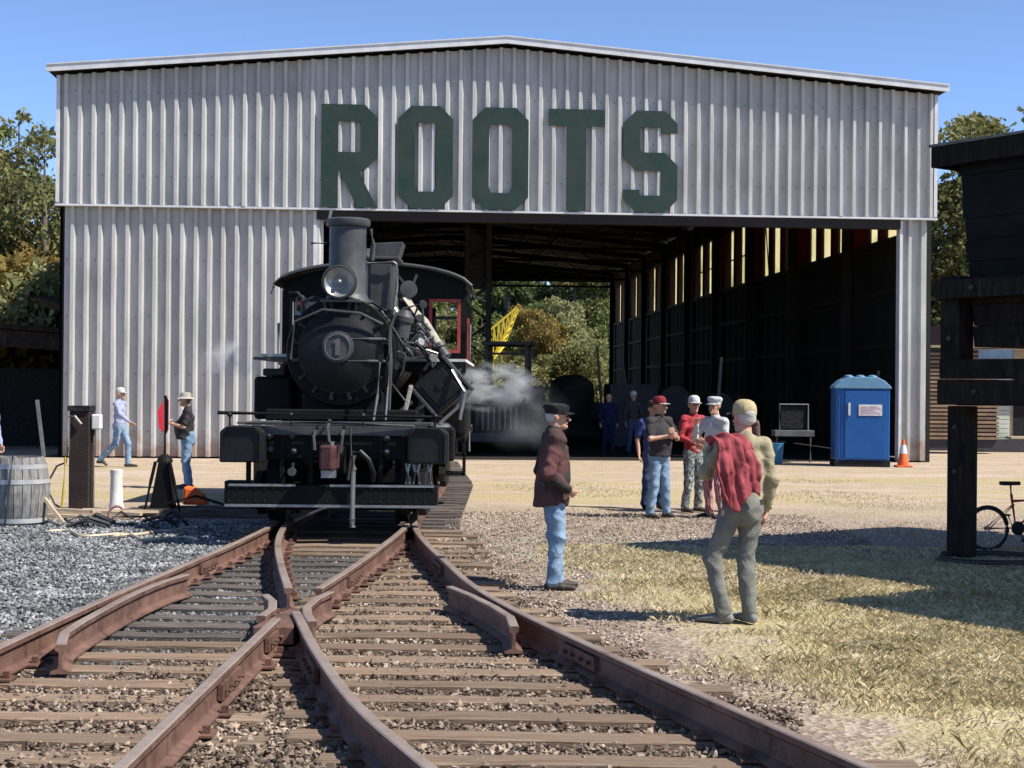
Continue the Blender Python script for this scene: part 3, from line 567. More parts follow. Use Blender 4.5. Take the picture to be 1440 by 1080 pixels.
# under frame and trucks
b = MB(); b.b(-0.62, -0.42, 0.6, 9.6, 0.92, 1.28); b.b(0.42, 0.62, 0.6, 9.6, 0.92, 1.28); b.b(-1.3, 1.3, 4.5, 4.8, 0.95, 1.3); part(b, 'frame', bk, bev=0.01)
for yc in (1.7, 7.4):
    for s in (-1, 1):
        b = MB(); b.prism([(-1.15, 0.55), (-0.7, 0.85), (0.7, 0.85), (1.15, 0.55), (1.15, 0.42), (0.7, 0.40), (0.5, 0.3), (-0.5, 0.3), (-0.7, 0.40), (-1.15, 0.42)], (s * 1.0 - 0.05, yc, 0), (0, 1, 0), (0, 0, 1), (0.1, 0, 0)); part(b, 'side_frame', bk, bev=0.01)
    for dy in (-0.75, 0.75):
        b = MB(); b.cyl((-0.95, yc + dy, 0.68), (0.95, yc + dy, 0.68), 0.07, n=12); ax_ = part(b, 'axle', bk, sm=40)
        for s in (-1, 1):
            b = MB(); b.lathe([(0.0, -0.03), (0.12, -0.04), (0.13, 0.0), (0.34, 0.01), (0.36, -0.02), (0.43, -0.02), (0.44, 0.09), (0.47, 0.10), (0.47, 0.13), (0.12, 0.13), (0.0, 0.13)], (s * 0.83, yc + dy, 0.68), (-s, 0, 0), 28); part(b, 'wheel', bk, sm=35, parent=ax_)
    b = MB(); b.b(-0.9, 0.9, yc - 0.2, yc + 0.2, 0.5, 0.9); part(b, 'bolster', bk, bev=0.01); b = MB(); b.b(-0.8, 0.8, yc - 1.3, yc - 1.15, 0.42, 0.62); part(b, 'brake_beam', bk, bev=0.01)
# boiler
BZ = 2.33; CXR = (-1.5, 1.34)
b = MB(); b.lathe([(0.60, 0.0), (0.66, 0.0), (0.675, 0.03), (0.675, 0.10), (0.655, 0.12), (0.655, 1.5), (0.665, 1.5), (0.665, 1.56)], (0, 0.85, BZ), (0, 1, 0), 40); smk = part(b, 'smokebox', bk, sm=35)
b = MB(); b.lathe([(0.0, -0.14), (0.15, -0.135), (0.30, -0.11), (0.42, -0.07), (0.49, -0.03), (0.53, -0.02), (0.53, 0.02), (0.66, 0.03), (0.66, 0.05)], (0, 0.83, BZ), (0, 1, 0), 40); door = part(b, 'smokebox_door', bk2, sm=35)
b = MB(); b.lathe([(0.0, -0.05), (0.165, -0.05), (0.17, -0.045), (0.19, -0.045), (0.195, -0.02), (0.195, 0.03)], (-0.02, 0.70, BZ + 0.05), (0, 1, 0), 28); npl = part(b, 'number_plate', gp, sm=35, parent=door)
b = MB(); b.prism([(-0.025, -0.10), (0.03, -0.10), (0.03, 0.10), (-0.005, 0.10), (-0.05, 0.06), (-0.05, 0.04), (-0.025, 0.05)], (-0.02, 0.645, BZ + 0.05), (1, 0, 0), (0, 0, 1), (0, -0.012, 0)); b.lathe([(0.145, 0), (0.145, 0.012), (0.16, 0.012), (0.16, 0)], (-0.02, 0.648, BZ + 0.05), (0, -1, 0), 28, cap=False); part(b, 'numeral', M('dull numeral paint', (0.12, 0.12, 0.115), (0.08, 0.08, 0.08)), parent=npl)
for k in range(16):
    a = k * PI / 8 + 0.2; b = MB(); c = (0.585 * math.cos(a), 0.84, BZ + 0.585 * math.sin(a)); b.lathe([(0.03, 0), (0.03, 0.05), (0.018, 0.055), (0.018, 0.09), (0, 0.09)], c, (0, -1, 0), 6); b.box((0.555 * math.cos(a), 0.79, BZ + 0.555 * math.sin(a)), (0.1, 0.02, 0.04), Matrix.Rotation(-a, 3, 'Y')); part(b, 'door_dog', bk2)
for z in (0.15, -0.12):
    b = MB(); b.tube([(0.05, 0.71, BZ + z), (0.35, 0.74, BZ + z), (0.58, 0.80, BZ + z)], 0.022, 8); b.tube([(0.58, 0.80, BZ + z - 0.06), (0.58, 0.80, BZ + z + 0.06)], 0.035, 8); part(b, 'hinge', gp, sm=40, parent=door)
b = MB(); b.tube([(0.6, 0.72, BZ - 0.25), (0.6, 0.72, BZ + 0.25)], 0.02, 8); part(b, 'hinge_pin', gp, sm=40)
b = MB(); b.tube([(-0.6, 0.75, BZ - 0.1), (-0.55, 0.70, BZ + 0.35), (-0.2, 0.66, BZ + 0.50), (0.25, 0.66, BZ + 0.46), (0.52, 0.72, BZ + 0.33)], 0.018, 8); part(b, 'grab_rail', gp, sm=40)
b = MB(); b.lathe([(0.61, 0), (0.61, 3.4), (0.66, 3.41), (0.72, 3.9)], (0, 2.4, BZ), (0, 1, 0), 40); boiler = part(b, 'boiler', bk, sm=35)
for y in (2.5, 3.3, 4.1, 4.9, 5.7):
    b = MB(); b.lathe([(0.61, 0), (0.625, 0), (0.625, 0.06), (0.61, 0.06)], (0, y, BZ), (0, 1, 0), 36); part(b, 'boiler_band', gp, sm=35, parent=boiler)
b = MB(); b.b(-0.5, 0.5, 1.0, 2.3, 1.25, 1.85); part(b, 'saddle', bk, bev=0.05)
b = MB(); b.b(-0.72, 0.72, 5.2, 7.0, 1.2, 2.2); part(b, 'firebox', bk, bev=0.08)
# stack
b = MB(); b.lathe([(0.40, -0.08), (0.34, 0.04), (0.27, 0.12), (0.240, 0.18), (0.236, 1.02), (0.27, 1.03), (0.285, 1.06), (0.285, 1.11), (0.26, 1.13), (0.21, 1.13), (0.20, 0.8)], (0.0, 1.55, 2.90), (0, 0, 1), 36); stk = part(b, 'smokestack', gp, sm=35)
b = MB(); b.tube([(-0.3, 1.5, 3.98), (-0.22, 1.4, 4.02), (-0.2, 1.4, 4.12)], 0.02, 6); b.tube([(-0.27, 1.55, 3.72), (-0.47, 1.55, 3.72)], 0.016, 6); part(b, 'spark_screen_latch', stl, sm=40, parent=stk)
b = MB(); b.tube([(0.29, 1.5, 3.9), (0.33, 1.5, 3.7), (0.31, 1.5, 3.5)], 0.03, 8); part(b, 'whistle_pipe', gp, sm=40)
# headlight
b = MB(); b.b(-0.24, 0.24, 0.70, 1.12, 2.925, 2.96); b.bar((-0.2, 0.74, 2.93), (-0.14, 0.86, 2.7), 0.03, 0.03); b.bar((0.2, 0.74, 2.93), (0.14, 0.86, 2.7), 0.03, 0.03); part(b, 'headlight_bracket', gp, bev=0.005)
b = MB(); b.lathe([(0.10, 0.42), (0.17, 0.36), (0.19, 0.25), (0.19, 0.02), (0.215, 0.01), (0.215, -0.04), (0.185, -0.045), (0.184, 0.0), (0.182, 0.2)], (-0.01, 0.70, 3.17), (0, 1, 0), 32); hl = part(b, 'headlight', bk2, sm=35)
m_ref = M('reflector', (0.42, 0.42, 0.40), (0.34, 0.34, 0.33), rough=0.3, metal=0.6)
b = MB(); b.lathe([(0.182, 0.0), (0.15, 0.03), (0.10, 0.06), (0.05, 0.08), (0.0, 0.085)], (-0.01, 0.675, 3.17), (0, 1, 0), 32, cap=False); part(b, 'reflector', m_ref, sm=60, parent=hl)
b = MB(); b.lathe([(0.075, 0.03), (0.08, 0.03), (0.085, 0.04), (0.07, 0.05)], (-0.01, 0.69, 3.17), (0, 1, 0), 24, cap=False); b.ell((-0.01, 0.68, 3.17), (0.035,) * 3, 10); part(b, 'bulb', stl, sm=60, parent=hl)
b = MB(); b.lathe([(0.19, -0.03), (0.205, -0.035), (0.208, -0.05), (0.19, -0.055)], (-0.01, 0.70, 3.17), (0, 1, 0), 32, cap=False); part(b, 'rim', gp, sm=60, parent=hl)
# box tank beside the stack, domes, dynamo
b = MB(); b.b(0.20, 0.56, 2.0, 2.75, 2.86, 3.55); bx_ = part(b, 'sand_box', gp, bev=0.05)
b = MB(); b.b(0.17, 0.62, 1.98, 2.8, 3.56, 3.60); b.prism([(0.22, 3.6), (0.60, 3.6), (0.66, 3.80), (0.24, 3.78)], (0, 2.1, 0), (1, 0, 0), (0, 0, 1), (0, 0.5, 0)); part(b, 'lid', gp, parent=bx_, bev=0.01)
b = MB(); b.tube([(0.585, 1.95, 3.5), (0.60, 1.93, 3.2), (0.56, 1.93, 2.85), (0.5, 1.9, 2.7)], 0.018, 8); b.tube([(0.2, 1.95, 3.5), (0.55, 1.93, 3.52), (0.585, 1.95, 3.5)], 0.018, 8); part(b, 'sand_pipe', stl, sm=40)
b = MB(); b.lathe([(0.36, 0), (0.34, 0.10), (0.33, 0.7), (0.30, 0.82), (0.20, 0.92), (0.05, 0.96), (0, 0.96)], (0.05, 3.6, 2.88), (0, 0, 1), 28); part(b, 'steam_dome', gp, sm=40)
b = MB(); b.lathe([(0.0, 0.0), (0.10, 0.01), (0.11, 0.05), (0.09, 0.09), (0.11, 0.14), (0.0, 0.15)], (0.74, 2.2, 3.17), (0, -1, 0.1), 20); b.tube([(0.74, 2.2, 3.1), (0.7, 2.25, 2.9), (0.55, 2.3, 2.75)], 0.025, 8); b.bar((0.66, 2.2, 3.28), (0.6, 2.2, 3.36), 0.03, 0.03); b.bar((0.8, 2.2, 3.28), (0.84, 2.2, 3.38), 0.03, 0.03); part(b, 'dynamo', gp, sm=40)
# tangle of pipes on the right of the smokebox
rp = random.Random(5)
for p, r, m in (([(0.5, 1.3, 2.85), (0.35, 1.0, 2.95), (0.15, 0.95, 2.9), (-0.2, 0.9, 2.88)], 0.022, gp), ([(0.62, 1.5, 2.9), (0.75, 1.4, 2.7), (0.72, 1.2, 2.45), (0.85, 1.3, 2.3)], 0.03, stl),
                ([(0.5, 1.0, 2.75), (0.42, 0.9, 2.62), (0.30, 0.82, 2.5), (0.25, 0.8, 2.35)], 0.024, bk2), ([(0.66, 1.0, 2.8), (0.60, 0.85, 2.6), (0.62, 0.8, 2.2), (0.60, 0.8, 1.6)], 0.02, gp),
                ([(0.5, 0.6, 2.2), (0.48, 0.55, 1.8), (0.44, 0.5, 1.5)], 0.016, stl), ([(0.62, 0.7, 2.3), (0.6, 0.62, 1.9), (0.58, 0.55, 1.5)], 0.012, stl), ([(0.8, 1.6, 2.3), (0.9, 1.5, 2.42), (1.02, 1.6, 2.3), (1.1, 1.7, 2.1)], 0.03, gp),
                ([(0.7, 1.3, 2.55), (0.95, 1.35, 2.6), (1.05, 1.4, 2.45)], 0.02, stl), ([(0.9, 1.4, 2.9), (0.85, 1.3, 2.75), (1.0, 1.3, 2.6), (0.95, 1.3, 2.4)], 0.015, gp), ([(-0.1, 0.9, 2.95), (-0.35, 1.0, 3.0), (-0.5, 1.1, 2.95), (-0.52, 1.1, 2.8)], 0.022, gp)):
    b = MB(); b.tube(p, r, 8); part(b, 'steam_pipe', m, sm=40)
rq = random.Random(12)
for q in range(16):
    x = rq.uniform(0.45, 0.95); z = rq.uniform(2.35, 2.95); y = rq.uniform(1.0, 1.6); pts_ = [(x, y, z)]
    for _ in range(3): x = min(1.15, max(0.35, x + rq.uniform(-0.22, 0.25))); z += rq.uniform(-0.28, 0.12); y += rq.uniform(-0.12, 0.12); pts_.append((x, y, z))
    b = MB(); b.tube(pts_, rq.choice([0.012, 0.016, 0.022]), 6); part(b, 'steam_pipe', rq.choice([gp, bk2, stl, gp]), sm=40)
    b = MB(); b.lathe([(0.0, 0), (0.04, 0.0), (0.045, 0.03), (0.02, 0.05), (0.02, 0.08), (0.05, 0.085), (0.05, 0.095)], pts_[1], (rq.uniform(-1, 1), -1, rq.uniform(-0.3, 1)), 10); part(b, 'valve', rq.choice([gp, stl, bk2]), sm=40)
rv = MB()
for k in range(40):
    a = k * 2 * PI / 40
    for y in (0.98, 2.28): rv.ell((0.668 * math.cos(a), y, BZ + 0.668 * math.sin(a)), (0.018,) * 3, 6)
for k in range(24):
    for x0_, z in ((-1.2, 0.70), (-1.2, 0.55)): rv.ell((x0_ + k * 0.104, -0.002, z), (0.012,) * 3, 6)
for k in range(20): rv.ell((-0.78 + k * 0.082, 0.298, 1.39), (0.014,) * 3, 6)
for k in range(26): rv.ell((CXR[0] + k * (CXR[1] - CXR[0]) / 25, 6.295, 3.33), (0.014,) * 3, 6)
rv.build('rivets', bk2, lc, smooth=60, kind='stuff')
b = MB(); b.lathe([(0.0, 0), (0.14, 0), (0.15, 0.03), (0.15, 0.06), (0.12, 0.08), (0.12, 0.34), (0.15, 0.36), (0.15, 0.42), (0, 0.44)], (0.88, 1.9, 2.30), (0, 0, 1), 20); part(b, 'air_pump', gp, sm=35)
b = MB(); b.lathe([(0.0, 0), (0.11, 0), (0.11, 0.2), (0.13, 0.2), (0.13, 0.26), (0.06, 0.34), (0, 0.35)], (0.70, 1.15, 2.52), (0.2, 0, 1), 16); part(b, 'lubricator', gp, sm=35)
b = MB(); b.tube([(0.66, 2.15, 3.12), (0.95, 1.9, 2.75), (1.20, 1.75, 2.36)], 0.062, 14); part(b, 'exhaust_pipe', lag, sm=40)
b = MB(); b.lathe([(0.08, 0), (0.10, 0.0), (0.10, 0.06), (0.07, 0.07), (0.09, 0.2)], (1.14, 1.76, 2.45), (0.5, -0.2, -0.8), 14); part(b, 'pipe_flange', gp, sm=40); b = MB(); b.lathe([(0.08, -0.03), (0.08, 0.05)], (0.66, 2.15, 3.12), (0.6, -0.4, -0.75), 14); part(b, 'pipe_flange', gp, sm=40)
# running boards
b = MB(); b.b(0.72, 1.50, 1.9, 6.2, 2.235, 2.27); part(b, 'running_board', wht)  # right board coloured off-white to paint in its sunlit top edge
b = MB(); b.b(0.72, 1.50, 1.88, 6.2, 2.10, 2.23); part(b, 'board_edge', bk)
b = MB(); b.b(-1.2, -0.72, 1.6, 6.2, 2.235, 2.27); part(b, 'running_board', gp)
# inclined cylinders
def cylinder(s, cx, cz, yc, rot):
    m = Matrix.Rotation(rot, 3, 'Y')
    b = MB(); b.box((cx, yc, cz), (0.52, 0.62, 0.50), m); cy = part(b, 'cylinder', bk2, bev=0.03)
    b = MB(); b.box(Vector((cx, yc, cz)) + m @ Vector((0.28, 0, 0)), (0.045, 0.70, 0.58), m); b.box(Vector((cx, yc, cz)) + m @ Vector((-0.28, 0, 0)), (0.045, 0.70, 0.58), m); part(b, 'cylinder_cover', gp, bev=0.008, parent=cy)
    b = MB(); b.box(Vector((cx, yc - 0.325, cz)), (0.36, 0.02, 0.36), m); b.box(Vector((cx, yc - 0.34, cz)) + m @ Vector((0.0, 0, 0.02)), (0.08, 0.02, 0.08), m); part(b, 'valve_cover', bk2, bev=0.006, parent=cy)
    for q in (-0.22, 0, 0.22):
        b = MB(); c = Vector((cx, yc - 0.31, cz)) + m @ Vector((0.31, 0, q)); b.cyl(c, c + m @ Vector((0.04, 0, 0)), 0.022, n=6); part(b, 'stud', stl, parent=cy)
    b = MB(); c = Vector((cx, yc, cz)); d = m @ Vector((-1, 0, 0)); b.cyl(c + d * 0.3, c + d * 0.95, 0.035, n=10); b.box(c + d * 0.75 + m @ Vector((0, 0, 0.12)), (0.7, 0.1, 0.05), m); b.box(c + d * 0.75 - m @ Vector((0, 0, 0.12)), (0.7, 0.1, 0.05), m); part(b, 'crosshead_guide', stl)
cylinder(1, 1.20, 1.90, 1.7, R(-42)); cylinder(-1, -0.80, 1.80, 2.2, R(180 + 42))
b = MB(); b.tube([(1.35, 1.35, 2.12), (1.52, 1.2, 1.85), (1.45, 1.2, 1.5)], 0.022, 8); b.tube([(1.5, 1.3, 1.9), (1.42, 1.2, 1.65), (1.2, 1.2, 1.45)], 0.02, 8); part(b, 'drain_pipe', stl, sm=40)
b = MB(); b.bar((0.86, 0.9, 1.92), (0.76, 0.9, 1.46), 0.10, 0.05); part(b, 'brace', lag, bev=0.01)
b = MB(); b.b(-1.14, -0.66, 1.3, 2.4, 1.48, 2.02); part(b, 'side_tank', bk, bev=0.05); b = MB(); b.b(-1.02, -0.74, 1.25, 2.4, 2.025, 2.12); part(b, 'tank_lid', bk2, bev=0.02)
b = MB(); b.b(-1.10, -0.70, 1.6, 2.3, 2.275, 2.31); part(b, 'step_plate', stl)
b = MB(); b.b(0.9, 1.5, 2.6, 4.6, 1.2, 1.9); part(b, 'air_tank', bk, bev=0.1)
b = MB(); b.b(-0.9, 0.95, 0.75, 1.0, 1.48, 1.62); part(b, 'cross_beam', bk, bev=0.02)
# marker lamp on the left
b = MB(); b.tube([(-0.42, 1.2, 2.9), (-0.6, 1.3, 3.08), (-0.72, 1.4, 3.08)], 0.016, 6); b.lathe([(0.05, 0), (0.065, 0.02), (0.065, 0.16), (0.04, 0.2)], (-0.56, 1.35, 2.84), (0, 0, 1), 12); ml = part(b, 'marker_lamp', bk2, sm=40)
b = MB(); b.lathe([(0.045, 0), (0.045, 0.02), (0, 0.035)], (-0.55, 1.285, 2.93), (0.1, -1, 0), 14); part(b, 'lens', rdp, parent=ml, sm=40)
b = MB(); b.lathe([(0.03, 0.2), (0.06, 0.14), (0.08, 0.05), (0.11, 0.0), (0.10, -0.01)], (-0.62, 1.5, 2.52), (0, 0, 1), 16); part(b, 'bell', wht, sm=40)
# cab
CX0, CX1, CY0, CY1 = -1.52, 1.36, 6.3, 9.0
def arc(x): t = (x - (CX0 + CX1) / 2) / ((CX1 - CX0) / 2 + 0.1); return 3.42 + 0.40 * math.sqrt(max(0, 1 - t * t * 0.98)) 
xsA = [CX0 - 0.1 + i * (CX1 - CX0 + 0.2) / 24 for i in range(25)]
b = MB(); poly = [(x, arc(x) + 0.045) for x in xsA] + [(x, arc(x)) for x in reversed(xsA)]
b.prism(poly, (0, 5.95, 0), (1, 0, 0), (0, 0, 1), (0, 3.6, 0)); part(b, 'cab_roof', bk2)
b = MB(); b.tube([(x, 5.94, arc(x) + 0.01) for x in xsA], 0.028, 8); b.tube([(CX0 - 0.1, 5.94, 3.46), (CX0 - 0.14, 5.94, 3.34)], 0.02); b.tube([(CX1 + 0.1, 5.94, 3.46), (CX1 + 0.14, 5.94, 3.30)], 0.02); part(b, 'roof_rim', gp, sm=50)
def cabwall(y, side):
    b = MB(); t_ = 0.04
    xs_ = [x for x in xsA if CX0 <= x <= CX1]
    b.prism([(CX0, 3.30)] + [(CX1, 3.30), (CX1, arc(CX1) - 0.01)] + [(x, arc(x) - 0.01) for x in reversed(xs_[1:-1])] + [(CX0, arc(CX0) - 0.01)], (0, y, 0), (1, 0, 0), (0, 0, 1), (0, t_, 0))
    b.b(CX0, CX0 + 0.10, y, y + t_, 1.15, 3.30); b.b(CX1 - 0.08, CX1, y, y + t_, 1.15, 3.30); b.b(-0.82, 0.78, y, y + t_, 1.15, 3.30)
    b.b(CX0 + 0.10, -0.82, y, y + t_, 1.15, 2.45); b.b(0.78, CX1 - 0.08, y, y + t_, 1.15, 2.45)
    o = part(b, 'cab_wall', bk)
    for x0, x1 in ((CX0 + 0.1, -0.82), (0.78, CX1 - 0.08)):
        b = MB(); z0, z1 = 2.45, 3.30
        b.b(x0, x0 + 0.05, y - 0.03, y - 0.002, z0, z1); b.b(x1 - 0.05, x1, y - 0.03, y - 0.002, z0, z1); b.b(x0 + 0.05, x1 - 0.05, y - 0.03, y - 0.002, z1 - 0.05, z1); b.b(x0 + 0.05, x1 - 0.05, y - 0.03, y - 0.002, z0, z0 + 0.05)
        part(b, 'window_frame', rdp if x0 > 0 else bk2, parent=o)
        if x0 < 0: b = MB(); b.b(x0 + 0.05, x1 - 0.05, y + 0.08, y + 0.09, z0, z1); part(b, 'added_dark_pane', gls, parent=o)  # dark sheet added on the left only, blackening the view through the window
        b = MB(); b.b(x0 + 0.07, x1 - 0.07, y + 0.045, y + 0.07, z1 - 0.32, z1 - 0.27); b.b(x0 + 0.07, x0 + 0.11, y + 0.045, y + 0.07, z0, z1 - 0.32); part(b, 'sash', bk2, parent=o)
cabwall(CY0, 1)
b = MB(); b.b(CX0, -0.85, CY1, CY1 + 0.04, 1.15, 2.3); b.b(0.75, CX1, CY1, CY1 + 0.04, 1.15, 2.2); b.b(-0.85, 0.75, CY1, CY1 + 0.04, 1.15, 3.3); part(b, 'cab_wall', bk)
for s, x in ((-1, CX0), (1, CX1)):
    b = MB(); b.b(x - 0.02, x + 0.02, CY0 + 0.04, CY1, 1.15, 2.3)
    for y in (CY0 + 0.06, (CY0 + CY1) / 2, CY1 - 0.06): b.b(x - 0.02, x + 0.02, y - 0.05, y + 0.05, 2.3, 3.42)
    b.b(x - 0.02, x + 0.02, CY0 + 0.1, CY1, 3.3, 3.45); sw = part(b, 'cab_side', bk)
    b = MB(); b.b(x + 0.022, x + 0.06, CY0 + 0.02, CY0 + 0.1, 2.3, 3.0); part(b, 'window_post', rdp, parent=sw)
    b = MB(); b.tube([(x + s * 0.07, CY0 - 0.05, 2.9), (x + s * 0.07, CY0 - 0.05, 0.9)], 0.022, 8)
    b.tube([(x + s * 0.0, CY0 - 0.05, 1.9), (x + s * 0.07, CY0 - 0.05, 1.9)], 0.03); b.tube([(x, CY0 - 0.05, 1.3), (x + s * 0.12, CY0 - 0.05, 1.3)], 0.03); part(b, 'grab_iron', stl, sm=40)
    b = MB(); b.b(x - 0.35 if s > 0 else x, x if s > 0 else x + 0.35, CY0 + 0.2, CY0 + 0.7, 0.5, 0.55); b.b(x - 0.04, x, CY0 + 0.2, CY0 + 0.24, 0.5, 1.2); b.b(x - 0.04, x, CY0 + 0.66, CY0 + 0.7, 0.5, 1.2); b.b(x - 0.3 if s > 0 else x, x if s > 0 else x + 0.3, CY0 + 0.2, CY0 + 0.7, 0.82, 0.86); part(b, 'cab_step', bk)
b = MB(); b.b(CX0, CX1, CY0, 11.5, 1.08, 1.14); part(b, 'cab_floor', bk)
b = MB(); b.b(CX0 + 0.05, CX1 - 0.05, 9.7, 11.8, 1.15, 2.25); part(b, 'fuel_bunker', bk, bev=0.03)
# ---------------------------------------------------------------- people: implicit surfaces meshed with surface nets
def surf(prims, vox, k=0.02, fold=0.0, seed=0, zmin=None, vfold=False):
    """prims: (p0, p1, (a0, b0), (a1, b1), side[, sub]) elliptical round cones; smooth union; returns V, F (quads)"""
    P = []
    for pr in prims:
        p0, p1 = np.array(pr[0], float), np.array(pr[1], float); r0 = pr[2] if isinstance(pr[2], tuple) else (pr[2],) * 2; r1 = pr[3] if isinstance(pr[3], tuple) else (pr[3],) * 2
        P.append((p0, p1, r0, r1, np.array(pr[4] if len(pr) > 4 and pr[4] is not None else (1, 0, 0), float), len(pr) > 5 and pr[5]))
    lo = np.min([np.minimum(p[0], p[1]) - max(*p[2], *p[3]) for p in P if not p[5]], 0) - 3 * vox - fold; hi = np.max([np.maximum(p[0], p[1]) + max(*p[2], *p[3]) for p in P if not p[5]], 0) + 3 * vox + fold
    n = np.ceil((hi - lo) / vox).astype(int) + 1; D = np.full(n, 0.3)
    ax = [lo[i] + vox * np.arange(n[i]) for i in range(3)]
    for p0, p1, r0, r1, side, sub in P:
        rm = max(*r0, *r1) + k * 1.5 + 2 * vox; a = np.maximum(((np.minimum(p0, p1) - rm - lo) / vox).astype(int), 0); b = np.minimum(((np.maximum(p0, p1) + rm - lo) / vox).astype(int) + 2, n)
        if (b <= a).any(): continue
        X, Y, Z = np.meshgrid(ax[0][a[0]:b[0]], ax[1][a[1]:b[1]], ax[2][a[2]:b[2]], indexing='ij', sparse=True)
        d = p1 - p0; L = np.linalg.norm(d); e = d / L if L > 1e-6 else np.array((0, 0, 1.0)); s = side - e * side.dot(e)
        if np.linalg.norm(s) < 0.05: s = np.array((0, 1.0, 0)) - e * e[1]
        s /= np.linalg.norm(s); f = np.cross(e, s)
        x, y, z = X - p0[0], Y - p0[1], Z - p0[2]; t = x * e[0] + y * e[1] + z * e[2]; tc = np.clip(t, 0, L); q = tc / L if L > 1e-6 else tc * 0
        A = r0[0] + (r1[0] - r0[0]) * q; B = r0[1] + (r1[1] - r0[1]) * q; C = np.minimum(A, B)
        u = x * s[0] + y * s[1] + z * s[2]; v = x * f[0] + y * f[1] + z * f[2]; w = t - tc
        dd = (np.sqrt((u / A) ** 2 + (v / B) ** 2 + (w / C) ** 2) - 1) * C
        sl_ = (slice(a[0], b[0]), slice(a[1], b[1]), slice(a[2], b[2])); o = D[sl_]
        if sub: h = np.clip(0.5 - 0.5 * (o + dd) / (k * 0.5), 0, 1); D[sl_] = o * (1 - h) - dd * h + (k * 0.5) * h * (1 - h)
        else: h = np.clip(0.5 + 0.5 * (dd - o) / k, 0, 1); D[sl_] = dd * (1 - h) + o * h - k * h * (1 - h)
    if fold > 0:
        X, Y, Z = np.meshgrid(*ax, indexing='ij', sparse=True); s = seed * 1.7
        rdg = lambda q: 1 - 2 * np.abs(np.sin(q)) ** 0.7
        wv = 0.75 * rdg(Z * 19 + 1.9 * np.sin(X * 9 + s) + 1.7 * np.sin(Y * 11 + s)) + 0.5 * rdg(Z * 14 - X * 21 + 1.2 * np.sin(Z * 14 + Y * 9 + s)) + 0.4 * rdg(X * 23 + Z * 7 + Y * 14 + s * 2)
        wv = wv + 0.4 * np.sin(Z * 31 + 2.4 * np.sin(X * 17 + s) + 2.0 * np.sin(Y * 15 + s)) * 0.5 + np.sin(Z * 17 + X * 36 + s + 1.5 * np.sin(Z * 9 + Y * 20)) * 0.35 + np.sin(X * 23 - Z * 13 + Y * 29 + s) * 0.3
        D -= fold * wv
    if zmin is not None:
        X, Y, Z = np.meshgrid(*ax, indexing='ij', sparse=True); D = np.maximum(D, zmin - Z + 0.008 * np.sin(X * 28 + seed) + 0.006 * np.sin(Y * 31))
    I = D < 0; cs = tuple(m - 1 for m in n); acc = np.zeros(cs + (3,)); cnt = np.zeros(cs)
    for A_ in range(3):
        s0 = [slice(None)] * 3; s1 = [slice(None)] * 3; s0[A_] = slice(0, -1); s1[A_] = slice(1, None)
        idx = np.argwhere(I[tuple(s0)] != I[tuple(s1)])
        d0 = D[tuple(idx.T)]; j = idx.copy(); j[:, A_] += 1; d1 = D[tuple(j.T)]; t = d0 / (d0 - d1); pos = idx.astype(float); pos[:, A_] += t
        o1, o2 = [q for q in range(3) if q != A_]
        for i1 in (0, -1):
            for i2 in (0, -1):
                c = idx.copy(); c[:, o1] += i1; c[:, o2] += i2; ok = (c >= 0).all(1) & (c < np.array(cs)).all(1)
                np.add.at(acc, tuple(c[ok].T), pos[ok]); np.add.at(cnt, tuple(c[ok].T), 1)
    cid = np.full(cs, -1); m = cnt > 0; cid[m] = np.arange(m.sum()); V = acc[m] / cnt[m][:, None] * vox + lo; Fs = []
    for A_ in range(3):
        s0 = [slice(None)] * 3; s1 = [slice(None)] * 3; s0[A_] = slice(0, -1); s1[A_] = slice(1, None)
        idx = np.argwhere(I[tuple(s0)] != I[tuple(s1)]); ins = I[tuple(idx.T)]; o1, o2 = [(1, 2), (2, 0), (0, 1)][A_]; q = []
        for i1, i2 in ((0, 0), (-1, 0), (-1, -1), (0, -1)):
            c = idx.copy(); c[:, o1] += i1; c[:, o2] += i2; q.append(cid[tuple(np.clip(c, 0, None).T)])
        q = np.stack(q, 1); q[~ins] = q[~ins][:, ::-1]; Fs.append(q[(q >= 0).all(1)])
    return V, np.concatenate(Fs)
def joinvf(L):
    V = []; F = []; o = 0
    for v, f in L: V.append(v); F.append(f + o); o += len(v)
    return np.concatenate(V), np.concatenate(F)
def lerp(a, b, t): return tuple(a[i] + (b[i] - a[i]) * t for i in range(3))
def hand_prims(wrist, dirv, palm_n, curl=0.5, s=1.0):
    w = Vector(wrist); d = Vector(dirv).normalized(); nn = Vector(palm_n); nn = (nn - d * nn.dot(d)).normalized(); sd_ = d.cross(nn); P = []
    c = w + d * 0.045 * s
    P.append((w, w + d * 0.075 * s, (0.030 * s, 0.017 * s), (0.040 * s, 0.015 * s), tuple(sd_)))
    for q, ln in ((-1.5, 0.068), (-0.5, 0.08), (0.5, 0.075), (1.5, 0.058)):
        b0 = w + d * 0.08 * s + sd_ * q * 0.0205 * s; a1 = curl * 0.9; p1 = b0 + (d * math.cos(a1) + nn * math.sin(a1)) * ln * 0.5 * s; a2 = curl * 1.9; p2 = p1 + (d * math.cos(a2) + nn * math.sin(a2)) * ln * 0.5 * s
        P.append((b0, p1, 0.0095 * s, 0.0088 * s)); P.append((p1, p2, 0.0088 * s, 0.0072 * s))
    tb = w + d * 0.025 * s - sd_ * 0.026 * s; t1 = tb + (d * 0.6 - sd_ * 0.65 + nn * 0.4).normalized() * 0.038 * s; t2 = t1 + (d * 0.9 - sd_ * 0.1 + nn * 0.45).normalized() * 0.032 * s
    P.append((tb, t1, 0.0135 * s, 0.0105 * s)); P.append((t1, t2, 0.0105 * s, 0.0085 * s)); return P
